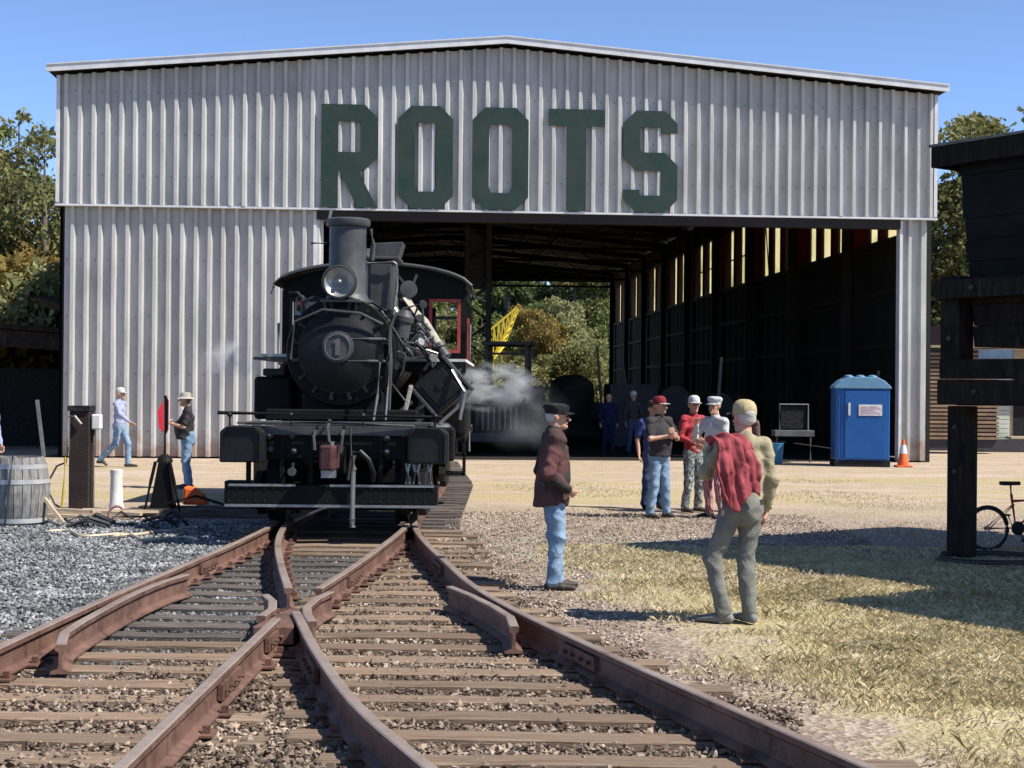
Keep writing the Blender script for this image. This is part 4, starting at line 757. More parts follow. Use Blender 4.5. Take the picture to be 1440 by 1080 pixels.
def head_prims(hc, hr):
    """hc head centre, hr head yaw: head faces (sin, -cos)"""
    m = Matrix.Rotation(hr, 3, 'Z'); c = Vector(hc); T = lambda x, y, z: tuple(c + m @ Vector((x, y, z))); sx = tuple(m @ Vector((1, 0, 0)))
    P = [(T(0, 0.012, 0.02), T(0, 0.014, 0.045), (0.076, 0.092), (0.074, 0.090), sx), (T(0, -0.02, -0.03), T(0, -0.035, -0.075), (0.062, 0.066), (0.045, 0.048), sx),
         (T(0, -0.095, 0.0), T(0, -0.112, -0.026), 0.010, 0.015, sx), (T(0, -0.075, -0.095), T(0, -0.08, -0.09), 0.018, 0.018, sx),
         (T(-0.02, -0.088, -0.055), T(0.02, -0.088, -0.055), 0.008, 0.008, sx)]
    for s in (-1, 1): P += [(T(s * 0.078, 0.012, -0.02), T(s * 0.086, 0.022, 0.012), (0.008, 0.018), (0.010, 0.022), sx), (T(s * 0.03, -0.085, 0.026), T(s * 0.04, -0.08, 0.026), 0.012, 0.010, sx)]
    for s in (-1, 1): P.append((T(s * 0.032, -0.104, 0.004), T(s * 0.034, -0.104, 0.004), 0.014, 0.014, sx, True))
    P.append((T(-0.018, -0.100, -0.062), T(0.018, -0.100, -0.062), 0.004, 0.004, sx, True)); return P
eyem = M('dark eyes and brows', (0.03, 0.022, 0.018), (0.05, 0.04, 0.03), rough=0.4)
skin = M('skin', (0.52, 0.30, 0.21), (0.42, 0.22, 0.15), scale=14, rough=0.55, bump=0.1, bscale=90, spec=0.35)
def cloth(name, c1, c2=None, **k):
    if name in _M: return _M[name]
    m = M(name, c1, c2, scale=k.pop('scale', 12), rough=0.9, bump=0.35, bscale=70, spec=0.1, **k)
    nt = m.node_tree; N = nt.nodes.new; L = nt.links.new; bs = nt.nodes['Principled BSDF']; old = bs.inputs['Normal'].links[0].from_socket
    tc = N('ShaderNodeTexCoord'); mp = N('ShaderNodeMapping'); mp.inputs['Scale'].default_value = (1, 1, 1.25); L(tc.outputs['Object'], mp.inputs[0])
    n = N('ShaderNodeTexNoise'); n.noise_type = 'RIDGED_MULTIFRACTAL'; n.inputs['Scale'].default_value = 6.5; n.inputs['Detail'].default_value = 2.5; n.inputs['Distortion'].default_value = 0.9; L(mp.outputs[0], n.inputs['Vector'])
    b = N('ShaderNodeBump'); b.inputs['Strength'].default_value = 0.85; b.inputs['Distance'].default_value = 0.022; L(n.outputs[0], b.inputs['Height']); L(old, b.inputs['Normal']); L(b.outputs[0], bs.inputs['Normal']); return m
def person(label, loc, rz, H=1.78, J=None, hr=0.0, shirt=None, pants=None, shoes=None, sleeve='long', jacket=None, group=None, hat=None, hair=None, belly=0.0, curl=(0.5, 0.5), vox=0.013, untuck=0.0,
           palm=((0, 0, 0), (0, 0, 0)), sh_lab=None, belt=None, broad=1.0, extra=None):
    k = H / 1.78
    j = dict(pel=(0, 0, 0.95), chest=(0, 0.0, 1.30), neck=(0, 0.01, 1.47), head=(0, -0.02, 1.645),
             shR=(-0.185, 0.0, 1.425), shL=(0.185, 0.0, 1.425), elR=(-0.25, 0.03, 1.14), elL=(0.25, 0.03, 1.14), wrR=(-0.25, -0.06, 0.90), wrL=(0.25, -0.06, 0.90),
             hiR=(-0.095, 0, 0.92), hiL=(0.095, 0, 0.92), knR=(-0.11, -0.03, 0.50), knL=(0.11, -0.03, 0.50), anR=(-0.13, 0.03, 0.085), anL=(0.13, 0.03, 0.085), toR=(-0.16, -0.17, 0.03), toL=(0.16, -0.17, 0.03))
    if J: j.update(J)
    t = thing('person', label, 'person', (loc[0], loc[1], 0), rz, group); t.scale = (k, k, k)
    br = broad
    # skin body: one mesh (coarse body, fine head and hands joined in)
    B = [(j['pel'], j['chest'], (0.13 * br, 0.095), (0.14 * br, 0.10)), (j['chest'], lerp(j['neck'], j['chest'], 0.2), (0.14 * br, 0.095), (0.08, 0.06)), (j['neck'], lerp(j['neck'], j['head'], 0.5), 0.052, 0.050)]
    for s in 'RL':
        B += [(j['sh' + s], j['el' + s], 0.043, 0.037), (j['el' + s], j['wr' + s], 0.038, 0.025), (j['hi' + s], j['kn' + s], 0.07, 0.05), (j['kn' + s], j['an' + s], 0.05, 0.035)]
    parts_ = [surf(B, 0.014, 0.02)]
    hd = head_prims(j['head'], hr); hd.append((j['neck'], lerp(j['neck'], j['head'], 0.6), 0.060, 0.058)); parts_.append(surf(hd, 0.0065, 0.012))
    for i, s in enumerate('RL'):
        d = Vector(j['wr' + s]) - Vector(j['el' + s]); pn = palm[i] if any(palm[i]) else ((0.8, -0.3, 0) if s == 'R' else (-0.8, -0.3, 0))
        dh = d
        hp = hand_prims(j['wr' + s], dh, pn, curl[i]); hp.append((lerp(j['el' + s], j['wr' + s], 0.8), j['wr' + s], 0.029, 0.024)); parts_.append(surf(hp, 0.0048, 0.006))
    V, F = joinvf(parts_); eb = MB(); mh = Matrix.Rotation(hr, 3, 'Z'); hcv = Vector(j['head'])
    for s_ in (-1, 1): eb.ell(hcv + mh @ Vector((s_ * 0.032, -0.088, 0.006)), (0.012, 0.010, 0.008), 8); eb.ell(hcv + mh @ Vector((s_ * 0.034, -0.093, 0.028)), (0.019, 0.007, 0.005), 8)
    eb.build('eyes', eyem, t, smooth=60); body = npmesh('body', V, F, skin, True, parent=t)
    # shirt
    rt_ = 1.0 if sleeve != 'none' else 1.0; sd0 = 0.0; wz = 0.91 - untuck
    T_ = [((0, 0, 0.0), (0, 0, 0.0), 0.01, 0.01)]
    pel, ch, nk = j['pel'], j['chest'], j['neck']
    def torso(g):
        low = (pel[0], pel[1], wz); lowb = (low[0], low[1] - belly * 0.35, wz - 0.1); midb = lerp(pel, ch, 0.5); midb = (midb[0], midb[1] - belly * 0.55, midb[2])
        a = [(lowb, midb, (0.156 * br + g, 0.122 + g + belly * 0.3), (0.160 * br + g, 0.122 + g + belly * 0.5)),
             (midb, ch, (0.160 * br + g, 0.122 + g + belly * 0.5), (0.172 * br + g, 0.122 + g)), (ch, lerp(ch, nk, 0.75), (0.172 * br + g, 0.120 + g), (0.10 + g, 0.075 + g))]
        a.append((j['shR'], j['shL'], 0.066 + g, 0.066 + g, (0, 1, 0))); a += [(lerp(nk, j['head'], 0.12), lerp(nk, j['sh' + q], 0.72), 0.050 + g, 0.052 + g) for q in 'RL']; a.append((lerp(ch, nk, 0.7), lerp(nk, j['head'], 0.26), 0.066 + g * 0.5, 0.063 + g * 0.5)); return a
    def arm(s, g, full):
        a = [(j['sh' + s], j['el' + s] if full else lerp(j['sh' + s], j['el' + s], 0.75), 0.068 + g, 0.054 + g + (0 if full else 0.012))]
        if full: a.append((j['el' + s], lerp(j['el' + s], j['wr' + s], 0.93), 0.055 + g, 0.040 + g))
        return a
    full = sleeve == 'long'
    A = torso(0) + arm('R', 0, full) + arm('L', 0, full)
    V, F = surf(A, vox, 0.03, 0.003 if jacket else 0.0065, len(label), zmin=wz); npmesh('shirt', V, F, shirt, True, parent=t)
    if jacket is not None:
        A = torso(0.022) + arm('R', 0.016, True) + arm('L', 0.016, True); A.append(((0, pel[1] + 0.035, 0.72), (0, pel[1] + 0.03, 1.05), (0.185, 0.158), (0.175, 0.14)))
        A.append(((0, -0.17 - belly, 0.75), (0, -0.15, 1.47), (0.075, 0.09), (0.05, 0.09), (1, 0, 0), True))
        V, F = surf(A, vox, 0.03, 0.007, len(label) + 3, zmin=0.80); npmesh('jacket', V, F, jacket, True, parent=t)
    # trousers
    A = [((0, pel[1], 0.90), (0, pel[1], 1.0), (0.158 * br, 0.120 + belly * 0.12), (0.150 * br, 0.116 + belly * 0.15))]
    for s in 'RL':
        an = lerp(j['an' + s], j['kn' + s], 0.02)
        A += [(lerp(j['hi' + s], pel, 0.25), j['kn' + s], (0.098, 0.105), 0.074), (j['kn' + s], an, 0.076, 0.066)]
    A.append(((0, 0.04, 0.88), (0, 0.05, 0.93), 0.115, 0.115))
    V, F = surf(A, vox, 0.022, 0.0065, len(label) + 7); npmesh('trousers', V, F, pants, True, parent=t)
    if belt is not None:
        b = MB(); n = 24; e = 0.008; prof = [(1.0, 0.955), (1.0, 0.995)]
        ring = [((0.158 * br + e) * math.cos(2 * PI * i / n), pel[1] + (0.124 + belly * 0.15 + e) * math.sin(2 * PI * i / n)) for i in range(n)]
        b.add([(x * f, y * f, z) for f in (1, 0.93) for z in (0.955, 0.992) for x, y in ring], [(i, (i + 1) % n, n + (i + 1) % n, n + i) for i in range(n)] + [(3 * n + i, 3 * n + (i + 1) % n, 2 * n + (i + 1) % n, 2 * n + i) for i in range(n)] + [(n + i, n + (i + 1) % n, 3 * n + (i + 1) % n, 3 * n + i) for i in range(n)]); b.build('belt', belt, t, smooth=40)
    for s in 'RL':
        an, to = Vector(j['an' + s]), Vector(j['to' + s]); d = (to - an); d.z = 0; d.normalize(); up = to.z - 0.03; heel = Vector((an.x, an.y, 0.04 + max(0, an.z - 0.085))) - d * 0.05
        sidev = (d.y, -d.x, 0)
        A = [(tuple(heel), tuple(an + d * 0.08 + Vector((0, 0, -0.045))), (0.036, 0.038), (0.042, 0.036), sidev), (tuple(an + d * 0.08 + Vector((0, 0, -0.045))), tuple(to), (0.042, 0.034), (0.038, 0.026), sidev), (tuple(an - d * 0.01), tuple(an + Vector((0, 0, 0.03)) - d * 0.01), 0.042, 0.042)]
        V, F = surf(A, 0.011, 0.02); V[:, 2] = np.maximum(V[:, 2], 0.006 if an.z < 0.1 else -1); npmesh('shoe', V, F, shoes, True, parent=t)
    m = Matrix.Rotation(hr, 3, 'Z'); hc = Vector(j['head'])
    def hatpart(b, name, mm, par=None):
        b.v = [tuple(hc + m @ Vector(v)) for v in b.v]; return b.build(name, mm, par or t, smooth=50)
    if hair is not None:
        A = [((0, 0.03, 0.02), (0, 0.034, 0.042), (0.083, 0.086), (0.080, 0.090)), ((0, 0.062, -0.015), (0, 0.05, 0.0), (0.066, 0.036), (0.075, 0.05))]
        V, F = surf(A, 0.009, 0.02, 0.002, 3); mm = np.array(m); V = V @ mm.T + np.array(hc); npmesh('hair', V, F, hair, True, parent=t)
    if hat:
        kind, hm = hat[0], hat[1]; b = MB()
        if kind in ('cap', 'engineer', 'flat'):
            if kind == 'cap': pr = [(0.098, -0.005), (0.101, 0.03), (0.095, 0.07), (0.075, 0.10), (0.04, 0.117), (0.0, 0.12)]
            elif kind == 'flat': pr = [(0.100, -0.005), (0.108, 0.03), (0.118, 0.055), (0.112, 0.08), (0.07, 0.098), (0.0, 0.102)]
            else: pr = [(0.098, -0.002), (0.10, 0.035), (0.117, 0.055), (0.120, 0.085), (0.10, 0.108), (0.05, 0.115), (0, 0.115)]
            b.lathe(pr, (0, 0.014, 0.035), (0, 0, 1), 24); b.v = [(x * 0.90, y * 1.06, z + (0.05 * (-y) if kind != 'flat' else -0.12 * y * -1 * 0.4)) for x, y, z in b.v]; c = hatpart(b, 'cap', hm)
            b = MB(); n = 10; 
            for i in range(n + 1):
                a = PI * i / n; x = 0.085 * math.cos(a); y = 0.06 * math.sin(a) if True else 0
                for zz in (0, 0.008): b.v.append((x, -0.06 - 0.02 - 1.5 * y * 0.85, 0.045 - 0.012 * math.sin(a) - 0.5 * x * x * 8 * 0.5 + zz)); b.v.append((x * 0.98, -0.045, 0.047 - 0.5 * x * x * 4 + zz))
            for i in range(n):
                q = i * 4; b.f += [(q, q + 4, q + 5, q + 1), (q + 2, q + 3, q + 7, q + 6), (q, q + 2, q + 6, q + 4)]
            hatpart(b, 'cap_bill', hat[2] if len(hat) > 2 else hm, c if False else t)
        if kind == 'bucket':
            b.lathe([(0.165, 0.005), (0.16, 0.012), (0.102, 0.04), (0.098, 0.09), (0.085, 0.12), (0.0, 0.125)], (0, 0.012, 0.02), (0, 0, 1), 24); b.v = [(x * 0.92, y * 1.05, z) for x, y, z in b.v]; hatpart(b, 'hat', hm)
        if kind == 'beanie':
            b.lathe([(0.096, -0.03), (0.102, 0.02), (0.100, 0.06), (0.085, 0.10), (0.05, 0.128), (0.0, 0.135)], (0, 0.016, 0.02), (0, 0, 1), 24); b.v = [(x * 0.92, y * 1.05, z) for x, y, z in b.v]; hatpart(b, 'cap', hm)
    if extra: extra(t, j)
    return t
jean = cloth('blue jeans', (0.085, 0.16, 0.27), (0.15, 0.25, 0.38), scale=5)
jean2 = cloth('faded jeans', (0.13, 0.21, 0.31), (0.24, 0.33, 0.43), scale=5)
jeand = cloth('dark jeans', (0.03, 0.05, 0.10), (0.05, 0.075, 0.14))
greyp = cloth('grey work trousers', (0.13, 0.13, 0.115), (0.19, 0.19, 0.165), scale=4)
blk = cloth('black cloth', (0.016, 0.016, 0.018), (0.03, 0.03, 0.032)); wcl = cloth('white cloth', (0.52, 0.52, 0.50), (0.40, 0.40, 0.39)); leather = M('dark leather', (0.03, 0.024, 0.02), (0.06, 0.05, 0.04), scale=8, rough=0.6, bump=0.2)
maroon = cloth('maroon brown jacket cloth', (0.115, 0.05, 0.048), (0.035, 0.034, 0.030), scale=2.2, lo=0.40, hi=0.58); tan = cloth('tan khaki shirt', (0.33, 0.29, 0.19), (0.25, 0.215, 0.14), scale=4)
redc = cloth('faded red jacket cloth', (0.33, 0.075, 0.085), (0.17, 0.035, 0.04), scale=6); gsh = M('grey shoe', (0.20, 0.20, 0.19), (0.13, 0.13, 0.13), rough=0.7)
tanc = cloth('tan cap cloth', (0.42, 0.35, 0.21), (0.34, 0.28, 0.16)); tee = cloth('charcoal tee', (0.035, 0.033, 0.035), (0.05, 0.047, 0.047)); camo = cloth('grey camouflage cloth', (0.30, 0.31, 0.30), (0.07, 0.08, 0.08), scale=22, lo=0.45, hi=0.55)
lav = cloth('pale lavender blue shirt', (0.33, 0.35, 0.50), (0.24, 0.26, 0.40)); bsh = cloth('blue shirt', (0.035, 0.05, 0.14), (0.05, 0.07, 0.18)); redt = cloth('dark red shirt', (0.40, 0.055, 0.065), (0.26, 0.035, 0.04)); whair = M('white hair', (0.55, 0.53, 0.50), (0.40, 0.38, 0.36), scale=60, rough=0.8, bump=0.6, bscale=120)
def stripes(name, c1, c2, sc):
    m = cloth(name, c1, c1); nt = m.node_tree; N = nt.nodes.new; L = nt.links.new; tc = N('ShaderNodeTexCoord'); wv = N('ShaderNodeTexWave'); wv.inputs['Scale'].default_value = sc; wv.bands_direction = 'X'; wv.inputs['Distortion'].default_value = 0.6
    L(tc.outputs['Object'], wv.inputs[0]); mx = N('ShaderNodeMix'); mx.data_type = 'RGBA'; mx.inputs[6].default_value = (*c1, 1); mx.inputs[7].default_value = (*c2, 1); L(wv.outputs[0], mx.inputs[0]); L(mx.outputs[2], nt.nodes['Principled BSDF'].inputs['Base Color']); return m
estr = stripes('striped cap cloth', (0.62, 0.62, 0.62), (0.22, 0.24, 0.27), 26); rstr = stripes('red striped overalls', (0.45, 0.30, 0.30), (0.24, 0.02, 0.03), 11)
brn = cloth('brown shirt', (0.13, 0.085, 0.07), (0.09, 0.06, 0.05))
# man looking on, nearest the track
person('man in black cap, maroon jacket and jeans standing alone at the tie ends', (0.40, 14.50), R(98), 1.76,
       J=dict(elR=(-0.27, 0.10, 1.13), wrR=(-0.22, -0.10, 0.97), elL=(0.26, 0.08, 1.13), wrL=(0.21, -0.09, 0.96), anR=(-0.10, 0.02, 0.085), toR=(-0.12, -0.18, 0.03), anL=(0.10, -0.06, 0.085), toL=(0.15, -0.25, 0.03), head=(0, -0.035, 1.642), pel=(0, 0.01, 0.95)),
       hr=R(-8), shirt=wcl, jacket=maroon, pants=jean2, shoes=leather, hat=('flat', blk), hair=whair, belly=0.03, untuck=0.06, curl=(1.1, 1.1), vox=0.011)
def carried(t, j):
    b = MB(); nu, nv = 44, 40; rn = random.Random(2)
    for iv in range(nv + 1):
        v = iv / nv
        for iu in range(nu + 1):
            u = iu / nu; wid = 0.20 + 0.20 * min(1, v * 1.5) - 0.09 * max(0, v - 0.6); cx = 0.20 - 0.05 * v
            fo = 0.019 * min(1, v * 3) * (0.62 * math.sin(u * 17 + 2.6 * math.sin(v * 4.2 + u * 3) + v * 4) + 0.42 * math.sin(u * 9 - v * 11 + 1.0) + 0.25 * math.sin(u * 41 + v * 9))
            x = cx + (u - 0.5) * wid * (1 - 0.25 * max(0, v - 0.75) * 4 * abs(u - 0.4)); L_ = 0.41 - 0.05 * math.sin(u * 7 + 0.4) + 0.16 * max(0, 0.5 - abs(u - 0.55))
            s_ = v * (L_ + 0.22)   # first part lies over the shoulder, the rest hangs down the back
            if s_ < 0.22: a = s_ / 0.22 * PI * 0.85; y = -0.10 + 0.275 * (1 - math.cos(a)) / 1.9; z = 1.44 + 0.075 * math.sin(a) + 0.02 * math.sin(u * 14)
            else: y = 0.175 + 0.03 * math.sin((s_ - 0.22) * 5) + 0.02 * noise.noise(Vector((u * 4, v * 5, 0))); z = 1.46 - (s_ - 0.22)
            z -= 0.10 * abs(u - 0.4) * min(1, v * 3)
            b.v.append((x + 0.015 * noise.noise(Vector((u * 5, v * 6, 3))), y + fo + 0.02 * noise.noise(Vector((u * 8, v * 9, 7))), z))
    b.f = [(i * (nu + 1) + q, i * (nu + 1) + q + 1, (i + 1) * (nu + 1) + q + 1, (i + 1) * (nu + 1) + q) for i in range(nv) for q in range(nu)]
    o = b.build('carried_jacket', redc, smooth=180); so_ = o.modifiers.new('thick', 'SOLIDIFY'); so_.thickness = 0.022; so_.offset = 0
    o['label'] = 'faded red jacket slung over the shoulder of the man in a tan cap'; o['category'] = 'jacket'
    o.location = t.location; o.rotation_euler = t.rotation_euler; o.scale = t.scale
person('man in tan cap, khaki shirt and grey trousers, seen from behind', (1.90, 12.55), R(-158), 1.80,
       J=dict(pel=(-0.02, -0.02, 0.96), chest=(0.0, -0.03, 1.30), elR=(-0.235, 0.04, 1.14), wrR=(-0.225, -0.03, 0.89), elL=(0.30, -0.10, 1.20), wrL=(0.20, -0.20, 1.40), hiL=(0.10, -0.02, 0.93),
              knL=(0.23, -0.10, 0.51), anL=(0.17, -0.02, 0.085), toL=(0.34, -0.14, 0.03), knR=(-0.04, -0.04, 0.50), anR=(-0.03, 0.05, 0.085), toR=(-0.02, -0.16, 0.03)),
       hr=R(10), shirt=tan, pants=greyp, shoes=gsh, hat=('cap', tanc), hair=whair, belly=0.01, belt=leather, sleeve='long', vox=0.011, extra=carried, broad=1.08)
GRP = None
person('man with folded arms in dark tee, dark red cap and light jeans', (2.18, 22.75), R(38), 1.79,
       J=dict(elR=(-0.27, -0.10, 1.17), wrR=(-0.03, -0.24, 1.21), elL=(0.27, -0.10, 1.17), wrL=(0.03, -0.27, 1.26), anR=(-0.15, 0.03, 0.085), anL=(0.16, 0.0, 0.085)), palm=((0, 1, 0.2), (0, 1, 0.2)),
       hr=R(12), shirt=tee, pants=jean2, shoes=leather, sleeve='short', hat=('cap', cloth('dark red cap', (0.22, 0.03, 0.04)), cloth('grey bill', (0.4, 0.4, 0.38))), belly=0.07, belt=leather, broad=1.12)
person('man in red shirt, pale cap and grey camouflage trousers, middle of the chatting group', (2.82, 23.9), R(35), 1.80,
       J=dict(elL=(0.28, -0.12, 1.2), wrL=(0.10, -0.28, 1.38), elR=(-0.25, 0.0, 1.15), wrR=(-0.15, -0.22, 1.05)), hr=R(-20), shirt=redt, pants=camo, shoes=leather, hat=('cap', wcl), hair=whair)
person('man in white shirt and red striped overalls with striped cap, hand raised to his chin', (3.02, 22.85), R(-52), 1.79,
       J=dict(elR=(-0.22, -0.20, 1.16), wrR=(-0.05, -0.33, 1.40), elL=(0.26, -0.04, 1.16), wrL=(0.02, -0.24, 1.14)), hr=R(10), shirt=wcl, pants=rstr, shoes=blk, hat=('engineer', estr), belly=0.05)
person('man in blue shirt and dark trousers mostly hidden behind the man with folded arms', (2.25, 24.5), R(10), 1.72, hr=R(20), shirt=bsh, pants=jeand, shoes=blk, sleeve='short', hat=('cap', tee))
person('white haired man in brown shirt standing behind the man in the tan cap', (3.72, 24.1), R(-70), 1.74, J=dict(wrR=(-0.26, 0.02, 0.88)), shirt=brn, pants=greyp, shoes=blk, hair=whair, hr=0, broad=1.1)
person('striding man in pale cap, lavender shirt and jeans passing the shed wall', (-9.12, 35.8), R(78), 1.84,
       J=dict(knR=(-0.10, 0.05, 0.52), anR=(-0.10, 0.42, 0.16), toR=(-0.10, 0.26, 0.05), knL=(0.10, -0.16, 0.52), anL=(0.10, -0.16, 0.085), toL=(0.11, -0.37, 0.03), elR=(-0.24, -0.14, 1.17), wrR=(-0.22, -0.36, 1.02), elL=(0.25, 0.12, 1.15), wrL=(0.25, 0.06, 0.92)),
       shirt=lav, pants=jean2, shoes=leather, hat=('cap', wcl), vox=0.014)
def phone(t, j):
    p = Vector((0.0, -0.34, 1.24)); M4 = Matrix.Translation(t.location) @ Matrix.Rotation(t.rotation_euler.z, 4, 'Z'); b = MB(); b.box((0, 0, 0), (0.08, 0.16, 0.012)); o = b.build('paper', wht); o['label'] = 'small white paper held by the man in the bucket hat'; o['category'] = 'paper'; o.location = M4 @ p; o.rotation_euler = (0.6, 0, t.rotation_euler.z)
person('stout bearded man in khaki bucket hat, dark tee and jeans looking at his hands', (-6.0, 28.5), R(-72), 1.78,
       J=dict(elR=(-0.25, -0.12, 1.15), wrR=(-0.07, -0.30, 1.22), elL=(0.25, -0.10, 1.14), wrL=(0.07, -0.32, 1.20), head=(0, -0.055, 1.635)), palm=((0, 0.3, 1), (0, 0.3, 1)),
       shirt=tee, pants=jean2, shoes=leather, sleeve='short', hat=('bucket', tanc if False else cloth('khaki hat cloth', (0.42, 0.39, 0.33))), hair=M('grey brown hair', (0.12, 0.10, 0.085), (0.2, 0.18, 0.16), scale=50, bump=0.5), belly=0.12, broad=1.15, extra=phone)
person('person in white cap and blue shirt cut off by the left edge of the photo', (-8.72, 25.6), R(60), 1.72, J=dict(elR=(-0.26, -0.05, 1.15), wrR=(-0.24, -0.2, 0.98)), shirt=lav, pants=jeand, shoes=blk, hat=('cap', wcl))
person('person in blue coveralls standing in the dark shed mouth', (2.85, 45.2), R(0), 1.80, shirt=cloth('navy coverall', (0.012, 0.016, 0.05)), pants=cloth('navy coverall', (0.012, 0.016, 0.05)), shoes=blk, vox=0.016, hair=whair)
person('person in grey cap and dark clothes in the dark shed mouth', (3.6, 45.6), R(15), 1.86, shirt=tee, pants=jeand, shoes=blk, hat=('cap', wcl), vox=0.016)
# ---------------------------------------------------------------- timber loading structure on the right
tim = M('dark old timber', (0.012, 0.010, 0.009), (0.026, 0.021, 0.018), scale=3, rough=0.9, bump=0.8, bscale=14, stretch=(4, 4, 1), isl=0.25, spec=0.08, c3=(0.045, 0.038, 0.032), s3=2.0, l3=0.55)
tarp = M('black tarpaulin', (0.006, 0.006, 0.0065), (0.012, 0.012, 0.013), scale=3, rough=0.7, bump=0.5, bscale=6, spec=0.08)
shg = M('grey roofing felt', (0.16, 0.16, 0.15), (0.10, 0.10, 0.095), scale=6, rough=0.9)
RA = R(35.0); mdkb = M('rusty bolt', (0.08, 0.05, 0.04), (0.05, 0.035, 0.03), rough=0.6)
hop = thing('timber_hopper', 'dark timber bunker with tarpaulin sides and felt roof raised on posts at the right', 'bunker', (4.72, 17.3, 0), RA)
# local x runs right-and-away, local -y runs right-and-near
b = MB(); b.b(0, 5.2, -6.0, 0.0, 4.50, 4.64); b.build('roof', tim, hop); b = MB(); b.b(-0.04, 5.24, -6.04, 0.04, 4.645, 4.675); b.build('roof_felt', shg, hop)
b = MB(); b.b(-0.035, 0.0, -6.0, 0.0, 4.42, 4.64); b.b(0, 5.2, 0.0, 0.035, 4.42, 4.64); b.build('fascia', tim, hop)
for x, y in ((0.36, -0.14), (4.6, -0.45), (4.6, -5.4)):
    b = MB(); b.b(x - 0.12, x + 0.12, y - 0.12, y + 0.12, 0, 1.74); b.build('post', tim, hop, bev=0.015)
for x, y in ((0.30, -0.10), (4.6, -0.35), (0.5, -5.2), (4.6, -5.2)):
    b = MB(); b.b(x - 0.13, x + 0.13, y - 0.13, y + 0.13, 2.05, 3.2); b.build('upper_post', tim, hop, bev=0.01)
for y in (-0.14, -2.4):
    b = MB(); b.b(0.42, 5.1, y - 0.15, y + 0.15, 1.745, 2.04); b.build('cap_beam', tim, hop, bev=0.01)
for x in (0.25, 2.6, 4.7):
    b = MB(); b.b(x - 0.13, x + 0.13, -5.9, 0.0, 2.045, 2.26); b.build('joist', tim, hop, bev=0.01)
b = MB(); b.b(0.12, 0.41, -6.0, 0.03, 1.76, 2.03); b.build('cap_beam', tim, hop, bev=0.01)
for y in (-0.12, -5.0):
    b = MB(); b.b(0.31, 5.0, y - 0.12, y + 0.12, 2.93, 3.16); b.build('sill_beam', tim, hop, bev=0.01)
b = MB(); b.b(0.06, 0.30, -5.8, 0.02, 2.94, 3.15); b.build('sill_beam', tim, hop, bev=0.01)
for x, y, z in ((0.24, -0.14, 1.5), (0.24, -0.14, 1.0), (0.11, -0.5, 1.9), (0.11, -1.4, 1.9), (0.05, -0.5, 3.05), (0.05, -1.5, 3.05), (0.17, -0.1, 2.5)):
    b = MB(); b.lathe([(0.03, 0), (0.03, 0.02), (0.015, 0.03)], (x, y, z), (-1, 0, 0), 8); b.build('bolt', mdkb, hop)
# tapered bin hung in the frame
def bin_panel(z0, z1, off):
    f = lambda z: 0.20 + (4.5 - z) * 0.068
    b = MB(); n = 12; vs = []
    for z in (z0, z1):
        i = f(z) + off; vs += [(i, -5.6 + i * 0.3, z), (4.9 - i * 0.5, -5.6 + i * 0.3, z), (4.9 - i * 0.5, -i * 0.9, z), (i, -i * 0.9, z)]
    b.add(vs, [(0, 1, 5, 4), (1, 2, 6, 5), (2, 3, 7, 6), (3, 0, 4, 7), (3, 2, 1, 0), (4, 5, 6, 7)]); return b
z = 2.4; k = 0
while z < 4.45: bin_panel(z, min(z + 0.235, 4.49), 0.012 * (k % 2)).build('plank', tarp if k > 2 else tim, hop); z += 0.24; k += 1
rt = random.Random(9)
for s in range(7):
    b = MB(); y = -0.9 - s * 0.75; b.tube([(0.25, y, 4.4), (0.33 + rt.uniform(-0.03, 0.05), y - 0.1, 3.9), (0.45, y + 0.05, 3.3)], 0.03, 6); b.build('batten', tim, hop)
b = MB(); b.box((0.32, -0.62, 2.32), (0.03, 0.45, 0.10)); b.build('name_plate', wht, hop)
lowd = thing('shadow_casting_platform', 'dark timber platform added at the right edge to cast the nearer shadow', 'platform', (4.30, 13.06, 0), RA)  # platform added here to throw the nearer shadow wedge on the ground
b = MB(); b.b(0, 3.6, -3.4, 0.0, 1.96, 2.08); b.build('deck', tim, lowd)
for k in range(10):
    b = MB(); b.b(0.0, 3.6, -3.4 + k * 0.34, -3.08 + k * 0.34, 2.085, 2.125); b.build('plank', tim, lowd)
for x, y in ((1.6, -1.2), (3.3, -0.3), (3.3, -3.2), (1.8, -3.2)):
    b = MB(); b.b(x - 0.1, x + 0.1, y - 0.1, y + 0.1, 0, 1.96); b.build('post', tim, lowd)

# ---------------------------------------------------------------- bicycle
bred = M('dark red bicycle paint', (0.50, 0.05, 0.04), (0.38, 0.04, 0.03), rough=0.35); rub = M('black rubber', (0.012, 0.012, 0.012), (0.025, 0.025, 0.025), rough=0.85)
bike = thing('bicycle', 'small red bicycle with black wheels parked under the dark timber bunker', 'bicycle', (5.68, 18.35, 0), R(8))
for x, nm in ((0.0, 'wheel'), (0.92, 'wheel')):
    b = MB(); b.tube([(x + 0.255 * math.cos(2 * PI * i / 28), 0, 0.275 + 0.255 * math.sin(2 * PI * i / 28)) for i in range(29)], 0.024, 8, cap=False); wh = b.build(nm, rub, bike, smooth=50)
    b = MB(); b.tube([(x + 0.232 * math.cos(2 * PI * i / 28), 0, 0.275 + 0.232 * math.sin(2 * PI * i / 28)) for i in range(29)], 0.010, 6, cap=False)
    for i in range(18):
        a = 2 * PI * i / 18; b.tube([(x, 0.02 * (-1) ** i, 0.275), (x + 0.23 * math.cos(a), 0, 0.275 + 0.23 * math.sin(a))], 0.0025, 4)
    b.tube([(x, -0.04, 0.275), (x, 0.04, 0.275)], 0.025, 10); b.build('rim', stl, wh)
